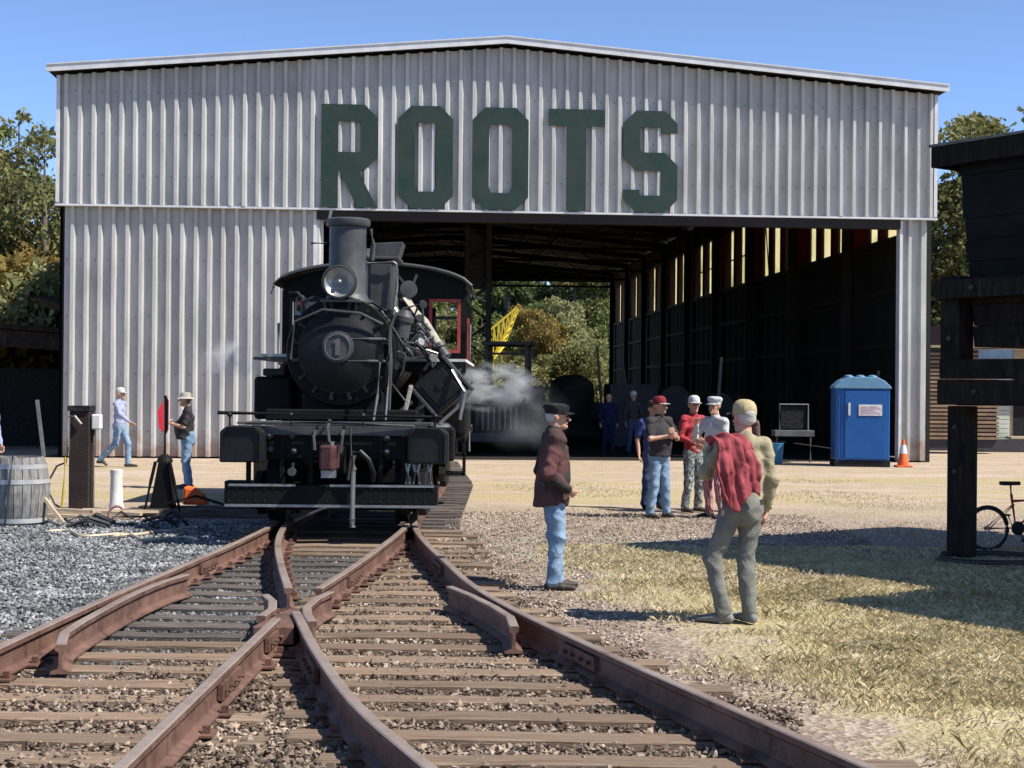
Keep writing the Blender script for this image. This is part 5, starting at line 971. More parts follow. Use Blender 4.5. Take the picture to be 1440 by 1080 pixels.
b = MB(); b.tube([(0.30, 0, 0.68), (0.36, 0, 0.28), (0.78, 0, 0.62), (0.30, 0, 0.60)], 0.018, 8); b.tube([(0.76, 0, 0.70), (0.84, 0, 0.45), (0.92, 0, 0.28)], 0.017, 8)
for s in (-0.05, 0.05): b.tube([(0, s, 0.275), (0.33, s * 0.4, 0.56)], 0.009, 6); b.tube([(0, s, 0.275), (0.36, s * 0.4, 0.28)], 0.009, 6)
b.build('frame', bred, bike, smooth=50)
b = MB(); b.prism([(-0.12, -0.06), (-0.04, -0.065), (0.12, -0.02), (0.12, 0.02), (-0.04, 0.065), (-0.12, 0.06)], (0.29, 0, 0.79), (1, 0, 0), (0, 1, 0), (0, 0, 0.045)); b.tube([(0.30, 0, 0.66), (0.29, 0, 0.79)], 0.013); b.build('saddle', rub, bike, bev=0.012)
b = MB(); b.tube([(0.76, 0, 0.70), (0.74, 0, 0.84)], 0.014); b.tube([(0.66, -0.26, 0.90), (0.74, -0.16, 0.88), (0.76, 0, 0.84), (0.74, 0.16, 0.88), (0.66, 0.26, 0.90)], 0.012); b.build('handlebar', rub, bike, smooth=50)
b = MB(); b.lathe([(0.085, -0.005), (0.085, 0.005)], (0.36, -0.06, 0.28), (0, 1, 0)); b.tube([(0.36, -0.08, 0.28), (0.42, -0.08, 0.14)], 0.01); b.box((0.43, -0.12, 0.135), (0.09, 0.07, 0.02)); b.tube([(0.36, 0.08, 0.28), (0.30, 0.08, 0.42)], 0.01); b.box((0.29, 0.12, 0.425), (0.09, 0.07, 0.02)); b.build('crank', rub, bike)
hose_g = M('pale garden hose', (0.50, 0.42, 0.30), (0.38, 0.31, 0.22), rough=0.5); hose_k = M('dull black hose', (0.03, 0.03, 0.03), (0.06, 0.06, 0.055), rough=0.5)
b = MB(); b.tube([(5.35 + (0.62 - 0.02 * (i / 20)) * math.cos(i * 0.33) * (1 + 0.05 * math.sin(i)), 17.0 + 0.45 * math.sin(i * 0.33), 0.03 + 0.0015 * i) for i in range(48)], 0.014, 6)
b.build('hose_coil', hose_k, smooth=50, cat='hose', label='black hose coiled on shaded ground below the dark post')

# ---------------------------------------------------------------- portable toilet, cone and clutter at the shed mouth
blu = M('blue moulded plastic', (0.010, 0.075, 0.25), (0.014, 0.09, 0.30), scale=3, rough=0.42, bump=0.05); blr = M('pale blue translucent roof', (0.10, 0.22, 0.34), (0.13, 0.26, 0.38), rough=0.5)
loo = thing('portable_toilet', 'blue portable toilet with domed roof standing inside the shed mouth', 'toilet', (8.96, 39.6, 0), R(-6))
def lb(*a): return MB().b(*a)
lb(-0.70, 0.70, -0.55, 0.62, 0.0, 0.16).build('base', blk, loo, bev=0.02)
bd = lb(-0.68, 0.68, -0.55, 0.6, 0.16, 1.98).build('cabin', blu, loo, bev=0.03)
dr = lb(-0.44, 0.60, -0.585, -0.552, 0.2, 1.93).build('door', blu, loo, bev=0.012)
lb(-0.36, -0.31, -0.62, -0.586, 1.3, 1.62).build('handle', wht, dr); lb(-0.10, 0.48, -0.60, -0.587, 1.30, 1.58).build('notice', wht, dr)
nl = MB()
for q in range(5): nl.b(-0.06, 0.44 - 0.07 * (q % 3), -0.6035, -0.6005, 1.345 + q * 0.042, 1.357 + q * 0.042)
nl.build('notice_lines', M('red print', (0.4, 0.12, 0.25), (0.3, 0.1, 0.3)), dr)
for x in (-0.60, -0.52): lb(x, x + 0.03, -0.565, -0.551, 0.25, 1.9).build('rib', blu, loo)
b = MB(); pr = [(-0.72, 0), (0.72, 0), (0.70, 0.06), (0.55, 0.2), (0.36, 0.30), (-0.36, 0.30), (-0.55, 0.2), (-0.70, 0.06)]; b.prism(pr, (0, -0.60, 1.98), (1, 0, 0), (0, 0, 1), (0, 1.24, 0)); rf = b.build('roof', blr, loo, bev=0.02)
for x in (-0.3, 0.0, 0.3):
    b = MB(); b.ell((x, 0, 2.27), (0.12, 0.5, 0.07), 14); b.build('roof_hump', blr, rf, smooth=60)
b = MB(); b.cyl((0.5, 0.4, 2.1), (0.5, 0.4, 2.45), 0.05); b.build('vent', blk, loo)
org = M('orange cone plastic', (0.75, 0.14, 0.03), (0.6, 0.11, 0.03), rough=0.5)
cone = thing('traffic_cone', 'orange traffic cone with white collar at the right corner of the shed', 'cone', (9.98, 39.2, 0))
b = MB(); b.b(-0.2, 0.2, -0.2, 0.2, 0, 0.04); b.build('base', org, cone, bev=0.01); b = MB(); b.lathe([(0.15, 0.04), (0.10, 0.33), (0.053, 0.57), (0.03, 0.70), (0, 0.70)], n=18); b.build('cone_body', org, cone, smooth=50)
b = MB(); b.lathe([(0.105, 0.34), (0.062, 0.56)], n=18); b.build('collar', wht, cone, smooth=50)
b = MB(); b.tube([(9.55, 40.6, 0.0), (9.62, 40.9, 1.75)], 0.03, 8); b.build('pole', wht, cat='pole', label='white pole leaning between blue toilet and shed corner')
met = M('grey tubing', (0.16, 0.16, 0.165), (0.10, 0.10, 0.10), rough=0.5, metal=0.3)
ch = thing('sign_stand', 'grey tubular frame stand left of the blue toilet in the dark opening', 'stand', (7.55, 41.2, 0))
b = MB(); b.tube([(-0.38, 0, 0.75), (-0.38, 0, 1.55), (0.38, 0, 1.55), (0.38, 0, 0.75)], 0.03); b.tube([(-0.45, 0, 0.0), (-0.45, 0, 0.7)], 0.03); b.tube([(0.45, 0, 0.0), (0.45, 0, 0.7)], 0.03); b.build('frame', met, ch, smooth=40)
MB().b(-0.55, 0.5, -0.3, 0.3, 0.70, 0.86).build('shelf', met, ch, bev=0.01); MB().b(-0.33, 0.33, 0.02, 0.04, 0.9, 1.5).build('back', blk, ch)
bkt = thing('bucket', 'blue plastic tub on the floor beside the frame stand', 'bucket', (7.02, 40.7, 0))
b = MB(); b.lathe([(0.14, 0), (0.18, 0.5), (0.19, 0.5), (0.19, 0.53), (0.165, 0.53), (0.13, 0.03)], n=18); b.build('tub', M('light blue plastic', (0.05, 0.19, 0.30), (0.06, 0.22, 0.34), rough=0.5), bkt, smooth=40)

# ---------------------------------------------------------------- machines in and behind the shed
mdk = M('dim machine paint', (0.028, 0.028, 0.034), (0.05, 0.048, 0.05), scale=3, rough=0.6, bump=0.2)
tr = thing('yard_tractor', 'dark old tractor with barred grille and roll cage behind the locomotive', 'tractor', (-0.35, 45.0, 0), R(-4))
MB().b(-0.75, 0.75, 0, 2.2, 0.6, 1.5).build('hood', mdk, tr, bev=0.06); MB().b(-0.62, 0.62, -0.04, -0.002, 0.65, 1.42).build('grille', blk, tr)
for q in range(7): MB().b(-0.52 + q * 0.165, -0.47 + q * 0.165, -0.08, -0.042, 0.7, 1.38).build('bar', met, tr)
MB().b(-1.2, 1.2, -0.25, -0.09, 0.35, 0.62).build('bumper', mdk, tr, bev=0.02); MB().b(-1.1, 1.1, 2.2, 4.4, 0.6, 2.0).build('cabin', mdk, tr, bev=0.06)
for x in (-0.62, 0.62):
    for y in (2.4, 4.2): MB().b(x - 0.05, x + 0.05, y - 0.05, y + 0.05, 2.0, 3.25).build('cage_post', mdk, tr)
MB().b(-0.75, 0.75, 2.2, 4.4, 3.25, 3.36).build('canopy', mdk, tr, bev=0.02); MB().b(-0.6, 0.6, 2.38, 2.42, 2.95, 3.02).build('cage_bar', mdk, tr)
for x in (-1.05, 1.05):
    for y, r in ((0.4, 0.48), (3.3, 0.8)):
        b = MB(); b.lathe([(0.1, -0.1), (r * 0.6, -0.12), (r * 0.93, -0.17), (r, -0.1), (r, 0.1), (r * 0.93, 0.17), (r * 0.6, 0.12), (0.1, 0.1)], (x, y, r), (1, 0, 0), 24); b.build('wheel', rub, tr, smooth=35)
    b = MB(); b.lathe([(0.12, 0), (0.12, 0.04), (0.09, 0.06), (0, 0.06)], (x * 0.55, -0.05, 1.6), (0, -1, 0)); b.build('lamp', stl, tr, smooth=40)
b = MB(); b.tube([(0.5, 1.4, 1.5), (0.5, 1.4, 2.3)], 0.06); b.build('exhaust', mdk, tr)
ms = thing('lattice_mast', 'dark riveted lattice mast rising behind the locomotive cab', 'mast', (-1.22, 54.0, 0))
for x in (-0.38, 0.38):
    for y in (-0.35, 0.35): MB().b(x - 0.09, x + 0.09, y - 0.09, y + 0.09, 0, 7.6).build('leg', mdk, ms)
for q in range(11):
    for y in (-0.35, 0.35):
        s = 1 if q % 2 else -1; b = MB(); b.bar((-0.38 * s, y, 0.3 + q * 0.66), (0.38 * s, y, 0.9 + q * 0.66), 0.10, 0.06); b.build('lacing', mdk, ms)
MB().b(-0.5, 0.5, -0.45, 0.45, 0, 0.5).build('base', mdk, ms); MB().b(-0.46, 0.46, -0.12, 0.12, 5.4, 7.3).build('plate', mdk, ms)
yl = M('yellow crane paint', (0.72, 0.55, 0.06), (0.62, 0.46, 0.05), scale=4, rough=0.5)
bm_ = thing('crane_boom', 'yellow lattice crane boom in sunlight beyond the back of the shed', 'crane boom', (-1.55, 116.0, 4.0))
def seg(p, q, w, nm): b = MB(); b.bar(p, q, w, w); b.build(nm, yl, bm_)
A0, A1 = Vector((0.1, 0, 0.2)), Vector((1.9, 0, 4.0)); B0, B1 = Vector((-0.2, 0, 2.3)), Vector((1.9, 0, 4.1)); C0, C1 = Vector((0.9, 0.9, 1.2)), Vector((1.95, 0.5, 4.0))
for a, c in ((A0, A1), (B0, B1), (C0, C1), (A0, C0), (B0, A0), (B0, C0)): seg(a, c, 0.16, 'chord')
for q in range(1, 6):
    f = q / 6; seg(A0.lerp(A1, f), B0.lerp(B1, f), 0.10, 'lacing'); seg(A0.lerp(A1, f - 1 / 6), B0.lerp(B1, f), 0.09, 'lacing'); seg(A0.lerp(A1, f), C0.lerp(C1, f), 0.09, 'lacing')
seg(Vector((0.1, 0, 0.2)), Vector((-0.6, 0, -4.0)), 0.3, 'mast_post')
dk = thing('donkey_engine', 'black steam donkey boiler silhouetted at the rear of the shed', 'steam donkey', (2.25, 58.0, 0))
b = MB(); b.lathe([(0.8, 0.7), (0.85, 0.75), (0.85, 1.9), (0.8, 2.15), (0.55, 2.35), (0.3, 2.45), (0, 2.46)], n=24); b.build('boiler', mdk, dk, smooth=40); MB().b(-1.4, 2.4, -0.8, 0.8, 0.1, 0.7).build('sled', mdk, dk, bev=0.04)
b = MB(); b.tube([(1.0, -0.5, 1.0), (1.0, 0.5, 1.0)], 0.45, 20); b.tube([(2.0, -0.6, 1.0), (2.0, 0.6, 1.0)], 0.5, 20); b.build('drum', mdk, dk, smooth=40)
b = MB(); b.tube([(-0.9, -0.2, 1.9), (-1.2, -0.2, 1.95)], 0.16, 12); b.tube([(-1.05, -0.2, 1.6), (-1.05, -0.2, 1.0)], 0.09, 10); b.build('valve', stl, dk, smooth=40)
wg = thing('flat_wagon', 'low dark wagon loaded with machine parts inside the shed behind the group', 'wagon', (5.0, 52.0, 0), R(4))
MB().b(-2.2, 3.2, -1.0, 1.0, 0.7, 0.95).build('deck', mdk, wg, bev=0.02); MB().b(-1.8, -0.2, -0.8, 0.8, 0.95, 2.1).build('crate', mdk, wg, bev=0.02); b = MB(); b.tube([(0.4, -0.8, 1.5), (0.4, 0.8, 1.5)], 0.55, 18); b.tube([(1.9, -0.8, 1.4), (1.9, 0.8, 1.4)], 0.45, 18); b.build('reel', mdk, wg, smooth=40)
for x in (-1.5, 2.4):
    for y in (-0.95, 0.95): b = MB(); b.lathe([(0.38, -0.06), (0.4, 0.06)], (x, y, 0.4), (0, 1, 0)); b.build('wheel', mdk, wg, smooth=40)
for i, (x, y, h, lx, lb_) in enumerate(((3.6, 60, 3.6, 0.3, 'leaning grey timber standing in the dark left of the shed wall'), (4.6, 58, 3.4, 0.5, 'second leaning timber propped deeper in the dark shed'), (6.6, 50, 3.0, -0.2, 'dark upright pipe against the shed right wall'))):
    b = MB(); b.bar((x, y, 0), (x - lx, y, h), 0.09, 0.09); b.build('timber', met, cat='timber', label=lb_)

# ---------------------------------------------------------------- left side: lean-to, barrel, hydrant post, switch stand
lt = thing('lean_to', 'black open lean-to shed against the left wall of the metal shed', 'shed', (-21.5, 44.5, 0), R(YAW))
b = MB(); b.prism([(0, 3.95), (9.3, 3.36), (9.3, 3.5), (0, 4.1)], (0, -0.3, 0), (1, 0, 0), (0, 0, 1), (0, 9, 0)); b.build('roof', tim, lt)
b = MB(); b.b(0, 9.2, 8.4, 8.6, 0, 3.4); b.build('back_wall', tim, lt); b = MB(); b.b(0, 0.15, 0, 8.4, 0, 3.9); b.build('side_wall', tim, lt)
b = MB(); b.prism([(0, 3.4), (9.25, 2.85), (9.25, 3.33), (0, 3.92)], (0, -0.18, 0), (1, 0, 0), (0, 0, 1), (0, 0.1, 0)); b.build('fascia', tim, lt)
for x in (3.0, 6.2, 9.1): MB().b(x - 0.1, x + 0.1, -0.05, 0.15, 0, 3.3).build('post', tim, lt)
MB().b(5.0, 9.0, 3, 5.5, 0.0, 2.4).build('stored_box', blk, lt)
b = MB(); b.tube([(-13.05, 41.6, 4.33), (-12.55, 41.6, 4.15), (-12.0, 41.6, 4.02)], [0.12, 0.17, 0.17], 12); b.build('stub_pipe', tim, smooth=50, cat='pipe', label='fat black pipe stub poking out left of the shed wall')
b = MB(); b.bar((-12.15, 40.0, 0.05), (-12.4, 40.2, 1.5), 0.08, 0.08); b.build('leaning_plank', met, cat='plank', label='grey plank leaning against the left corner of the shed')
oak = M('grey barrel staves', (0.30, 0.29, 0.27), (0.17, 0.165, 0.16), scale=4, rough=0.85, bump=0.5, bscale=30, stretch=(6, 6, 1), c3=(0.09, 0.085, 0.08), s3=3)
brl = thing('barrel', 'grey weathered barrel with pale metal hoops at the left edge', 'barrel', (-6.62, 20.7, 0)); nst = 22
def br_r(z): return 0.33 + 0.075 * math.sin(PI * min(max(z / 0.92, 0), 1))
for q in range(nst):
    a0 = 2 * PI * q / nst + 0.012; a1 = 2 * PI * (q + 1) / nst - 0.012; b = MB(); vs = []
    for i in range(7):
        z = 0.92 * i / 6; r = br_r(z)
        for rr, a in ((r, a0), (r, a1), (r - 0.03, a1), (r - 0.03, a0)): vs.append((rr * math.cos(a), rr * math.sin(a), z))
    b.add(vs, [(i * 4 + j, i * 4 + (j + 1) % 4, (i + 1) * 4 + (j + 1) % 4, (i + 1) * 4 + j) for i in range(6) for j in range(4)] + [(3, 2, 1, 0), (24, 25, 26, 27)]); b.build('stave', oak, brl)
zinc = M('zinc hoop', (0.60, 0.60, 0.59), (0.45, 0.45, 0.44), rough=0.5, metal=0.3, scale=8)
for z in (0.08, 0.60, 0.80): b = MB(); b.lathe([(br_r(z) + 0.008, z - 0.03), (br_r(z) + 0.012, z + 0.03)], n=28); b.f = b.f[:-2]; b.build('hoop', zinc, brl, smooth=50)
b = MB(); b.lathe([(0.32, 0.86), (0.0, 0.862)], n=24); b.build('lid', oak, brl)
b = MB(); b.tube([(0.05, -0.40, 0.98), (0.02, -0.42, 0.7), (0.0, -0.44, 0.35), (-0.05, -0.42, 0.02), (-0.3, -0.5, 0.02)], 0.016, 8); b.v = [(x - 6.62, y + 20.7, z) for x, y, z in b.v]; b.build('hose', hose_k, smooth=50, cat='hose', label='black hose hanging down the front of the grey barrel')
hp = thing('water_post', 'dark square post with taps and hose beside the barrel', 'post', (-6.55, 23.45, 0))
MB().b(-0.15, 0.15, -0.15, 0.15, 0.0, 1.5).build('post', M('brown black post', (0.018, 0.011, 0.010), (0.035, 0.022, 0.018), scale=4, rough=0.8, bump=0.4), hp, bev=0.01); MB().b(-0.17, 0.16, -0.18, 0.18, 1.5, 1.58).build('cap', blk, hp)
b = MB(); b.tube([(0.2, -0.05, 0.0), (0.2, -0.05, 1.25)], 0.022); b.tube([(-0.16, -0.16, 1.42), (-0.05, -0.2, 1.42), (0.05, -0.2, 1.3)], 0.02); b.tube([(-0.12, -0.17, 1.4), (-0.14, -0.17, 0.9)], 0.012); b.build('pipe', stl, hp, smooth=40)
b = MB(); b.b(0.17, 0.31, -0.1, 0.05, 1.22, 1.45); b.build('tap_box', wht, hp, bev=0.02)
b = MB(); b.tube([(-0.17, -0.1, 0.95)] + [(-0.36 - 0.24 * math.cos(t), -0.12, 0.42 + 0.45 * math.sin(t)) for t in [1.2 - 0.25 * i for i in range(0, 0)]] + [(-0.2, -0.12, 0.72), (-0.34, -0.12, 0.66), (-0.45, -0.12, 0.45), (-0.45, -0.12, 0.25), (-0.36, -0.12, 0.08), (-0.25, -0.14, 0.02)], 0.016, 8); b.build('hose', hose_k, hp, smooth=50)
b = MB(); b.tube([(-0.2, -0.16, 0.8), (-0.22, -0.16, 0.3), (-0.24, -0.16, 0.05)], 0.02, 6); b.build('strap', M('yellow strap', (0.5, 0.38, 0.06)), hp)
pv = thing('bollard', 'short cream pipe stub standing right of the water post', 'pipe', (-6.05, 23.6, 0)); b = MB(); b.lathe([(0.12, 0), (0.10, 0.1), (0.09, 0.45), (0.10, 0.6), (0, 0.61)], n=14); b.build('stub', wht, pv, smooth=50)
ss_ = thing('switch_stand', 'black switch stand with narrow red target beside the track', 'switch stand', (-5.02, 22.3, 0))
b = MB(); b.prism([(-0.20, 0.08), (0.16, 0.08), (0.08, 0.75), (0.07, 0.80), (-0.07, 0.80), (-0.08, 0.75)], (0, -0.12, 0), (1, 0, 0), (0, 0, 1), (0, 0.24, 0)); b.build('housing', bk, ss_, bev=0.02)
for x in (-0.17, 0.17): b = MB(); b.tube([(x * 1.5, -0.14, 0.08), (x, -0.14, 0.5), (x * 0.6, -0.14, 0.8)], 0.025, 8); b.build('rib', bk, ss_, smooth=40)
b = MB(); b.tube([(0, 0, 0.8), (0, 0, 1.75)], 0.022, 8); b.build('spindle', bk, ss_, smooth=40); b = MB(); b.lathe([(0.1, 0.78), (0.12, 0.8), (0.09, 0.86), (0.04, 0.9)], n=14); b.build('collar', bk, ss_)
m_tg = M('bright red target paint', (0.75, 0.025, 0.06), (0.62, 0.02, 0.04), rough=0.5)
b = MB(); b.prism([(-0.075, 0.06), (-0.095, 0.30), (-0.02, 0.46), (-0.01, 0.0)], (-0.01, -0.01, 1.22), (1, 0.2, 0), (0, 0, 1), (0, 0.008, 0)); b.build('target', m_tg, ss_)
b = MB(); b.prism([(0.0, 0.0), (0.06, 0.08), (0.06, 0.5), (0.0, 0.58)], (0.0, 0.01, 1.18), (0.8, -0.6, 0), (0, 0, 1), (0.006, 0.008, 0)); b.build('target', M('dark red target paint', (0.20, 0.015, 0.02)), ss_)
MB().b(-0.5, 2.4, -0.16, 0.1, 0.0, 0.12).build('head_tie', m_tied, ss_); MB().b(-0.45, 2.4, 0.3, 0.55, 0.0, 0.12).build('head_tie', m_tied, ss_)
b = MB(); b.tube([(0.1, -0.2, 0.2), (0.5, -0.25, 0.32), (0.9, -0.25, 0.2)], 0.02); b.build('lever', bk, ss_, smooth=40)
b = MB(); b.prism([(-0.18, 0), (0.20, 0), (0.12, 0.16), (-0.02, 0.26), (-0.16, 0.28)], (-4.72, 22.9, 0.12), (1, 0, 0), (0, 0, 1), (0, 0.25, 0)); b.build('orange_bag', org, bev=0.04, cat='bag', label='bright orange bag on the ground right of the switch stand')
bx2 = thing('crate', 'small black box on the ground right of the orange bag', 'box', (-4.02, 22.8, 0.0)); MB().b(-0.2, 0.2, -0.15, 0.15, 0.12, 0.5).build('box', blk, bx2, bev=0.01)
pst = thing('hose_stand', 'brown wooden stub post with pipes left of the locomotive', 'post', (-3.62, 22.5, 0))
MB().b(-0.13, 0.13, -0.13, 0.13, 0.0, 0.88).build('post', M('rust brown post', (0.20, 0.11, 0.06), (0.13, 0.07, 0.04), scale=5, bump=0.4), pst, bev=0.01); b = MB(); b.tube([(-0.35, 0, 0.95), (0.25, 0, 0.98), (0.5, 0, 0.9)], 0.045); b.tube([(0.3, 0, 0.1), (0.3, 0, 0.9)], 0.02); b.tube([(-0.1, -0.16, 0.3), (0.5, -0.16, 0.25)], 0.035); b.build('pipe', bk, pst, smooth=40)
MB().b(-0.6, 0.8, -0.3, 0.3, 0.0, 0.14).build('sleeper', m_tied, pst)
hr_ = thing('pipe_handrail', 'thin grey pipe handrail sloping up against the shed wall', 'handrail', (-5.75, 39.0, 0))
b = MB(); b.tube([(-0.3, 0, 0.0), (-0.25, 0, 1.95), (0.15, 0, 2.6), (0.5, 0, 2.6)], 0.03); b.tube([(0.35, 0, 0.0), (0.42, 0, 2.75)], 0.03); b.tube([(-0.05, 0, 0.0), (0.0, 0, 1.9)], 0.03); b.tube([(-0.25, 0, 1.95), (-0.8, 0, 1.5)], 0.03); b.build('rail', M('galvanised pipe', (0.5, 0.5, 0.5), (0.35, 0.35, 0.35), rough=0.5, metal=0.3), hr_, smooth=40)
# planks, hoses and rubbish on the ground at left
pale = M('sun bleached plank', (0.52, 0.42, 0.30), (0.38, 0.29, 0.20), scale=4, rough=0.9, bump=0.4, stretch=(1, 8, 8))
PG = 'planks lying loose beside the barrel and post'
for i, (x, y, a, l, w, lb_) in enumerate(((-6.3, 22.2, 4, 1.9, 0.12, 'long pale plank lying in front of the water post'), (-5.6, 22.55, 16, 1.3, 0.10, 'pale plank angled towards the switch stand'), (-6.55, 21.5, -8, 1.5, 0.10, 'thin pale plank lying on gravel right of the barrel'),
                                          (-5.3, 22.1, 24, 1.4, 0.12, 'dark edged plank nearest the switch stand'), (-6.0, 21.9, -12, 1.6, 0.09, 'bleached slat crossing in front of the water post'), (-6.4, 20.6, 60, 0.42, 0.07, 'short pale stick propped up right of the barrel, left of a pair'), (-6.12, 20.6, -52, 0.42, 0.07, 'short pale stick propped up right of the barrel, right of a pair'))):
    b = MB(); up = 0.14 if l < 0.5 else 0.05; b.box((0, 0, 0), (l, w, 0.04)); o = b.build('plank', pale, cat='plank', label=lb_, group=PG); o.location = (x, y, up + 0.012 * i); o.rotation_euler = (0, R(-a) if l < 0.5 else R(1.5), 0 if l < 0.5 else R(a))
b = MB(); b.tube([(-5.9 + 0.045 * i, 19.5 - 0.02 * i + 0.25 * math.sin(i * 0.33), 0.03) for i in range(48)], 0.022, 6); b.build('hose', hose_g, smooth=50, cat='hose', label='pale hose snaking over grey gravel in front of the barrel')
b = MB(); b.tube([(-4.9 + 0.02 * i, 18.9 + 0.035 * i + 0.1 * math.sin(i * 0.4), 0.03) for i in range(40)], 0.022, 6); b.build('hose', hose_g, smooth=50, cat='hose', label='short bent pale hose left of the tracks near the locomotive shadow')
b = MB(); b.tube([(-5.35 + 0.11 * math.cos(t), 20.9, 0.13 + 0.12 * math.sin(t)) for t in [0.6 + 0.3 * i for i in range(13)]], 0.018, 8); b.build('hook', M('pinkish hook', (0.42, 0.2, 0.2)), smooth=50, cat='hook', label='small pink curved hook standing on dark scrap')
sc_ = thing('scrap_pile', 'tangle of dark iron scrap lying left of the locomotive', 'scrap', (-5.4, 20.6, 0)); rt = random.Random(4)
for q in range(14):
    b = MB(); x, y = rt.uniform(-0.7, 1.0), rt.uniform(-0.6, 0.8); a = rt.uniform(0, 3); l = rt.uniform(0.2, 0.6); b.tube([(x, y, 0.04), (x + l * 0.5 * math.cos(a), y + l * 0.5 * math.sin(a), rt.uniform(0.05, 0.16)), (x + l * math.cos(a), y + l * math.sin(a), 0.04)], rt.uniform(0.015, 0.04), 6); b.build('scrap_piece', mdk, sc_, smooth=40)

# ---------------------------------------------------------------- right background: slatted wood stack and cabin
stk_ = thing('slat_stack', 'tall stack of brown wooden slats at the right corner of the metal shed', 'wood stack', (13.9, 48.5, 0))
for q in range(22): MB().b(-0.9 + 0.02 * (q % 3), 1.3, -0.5, 0.5, 0.45 + q * 0.125, 0.45 + q * 0.125 + 0.075).build('slat', M('brown slats', (0.27, 0.18, 0.11), (0.18, 0.115, 0.07), scale=3, isl=0.3), stk_)
MB().b(-0.85, 1.25, -0.42, 0.42, 0.1, 3.25).build('core', mdk, stk_); MB().b(-1.1, 1.5, -0.7, 0.7, 3.3, 3.38).build('cover', tan, stk_); 
cab = thing('cabin', 'pale green and cream cabin with dark doorway seen beneath the timber bunker', 'cabin', (15.6, 50.5, 0))
sid = M('pale green siding', (0.45, 0.50, 0.40), (0.55, 0.55, 0.48), scale=3)
bw_ = MB().b(-0.4, 6.0, 0.12, 4.0, 0, 3.4).build('wall', M('cream wall', (0.46, 0.40, 0.30), (0.38, 0.32, 0.24)), cab)
for q in range(16): MB().b(-0.35, 0.75, 0.04, 0.115, 0.3 + q * 0.15, 0.3 + q * 0.15 + 0.135).build('siding_board', sid, bw_)
MB().b(0.9, 2.6, 0.06, 0.118, 0.5, 2.6).build('doorway', blk, cab); MB().b(0.6, 3.4, -0.6, 0.0, 0.42, 0.5).build('porch', pale, cab); MB().b(-0.3, 3.4, -0.7, -0.05, 0.0, 0.40).build('porch_base', mdk, cab); MB().b(-0.46, -0.36, -0.3, -0.1, 0.0, 2.4).build('post', wht, cab)
b = MB(); b.prism([(-1.4, 3.3), (7, 3.3), (6.2, 4.2), (-1.0, 4.2)], (0, -0.6, 0), (1, 0, 0), (0, 0, 1), (0, 5, 0)); b.build('roof', M('brown roof', (0.28, 0.18, 0.14), (0.2, 0.13, 0.1)), cab)

# ---------------------------------------------------------------- trees
bark = M('grey bark', (0.20, 0.17, 0.14), (0.11, 0.09, 0.075), scale=6, rough=0.95, bump=0.6, stretch=(3, 3, 0.6))
def leafmat(nm, c1, c2, c3): return M(nm, c1, c2, scale=0.45, rough=0.6, isl=0.35, c3=c3, s3=0.25, l3=0.45, h3=0.6, trans=0.4, spec=0.2)
LM = [leafmat('olive green leaves', (0.125, 0.150, 0.050), (0.18, 0.19, 0.070), (0.22, 0.20, 0.08)), leafmat('mid green leaves', (0.11, 0.15, 0.048), (0.16, 0.195, 0.065), (0.21, 0.22, 0.075)),
      leafmat('autumn leaves', (0.25, 0.165, 0.05), (0.20, 0.155, 0.055), (0.30, 0.23, 0.055)), leafmat('dark conifer foliage', (0.045, 0.075, 0.032), (0.07, 0.10, 0.04), (0.09, 0.115, 0.04)), leafmat('pale willow leaves', (0.24, 0.26, 0.11), (0.32, 0.32, 0.15), (0.30, 0.28, 0.13))]
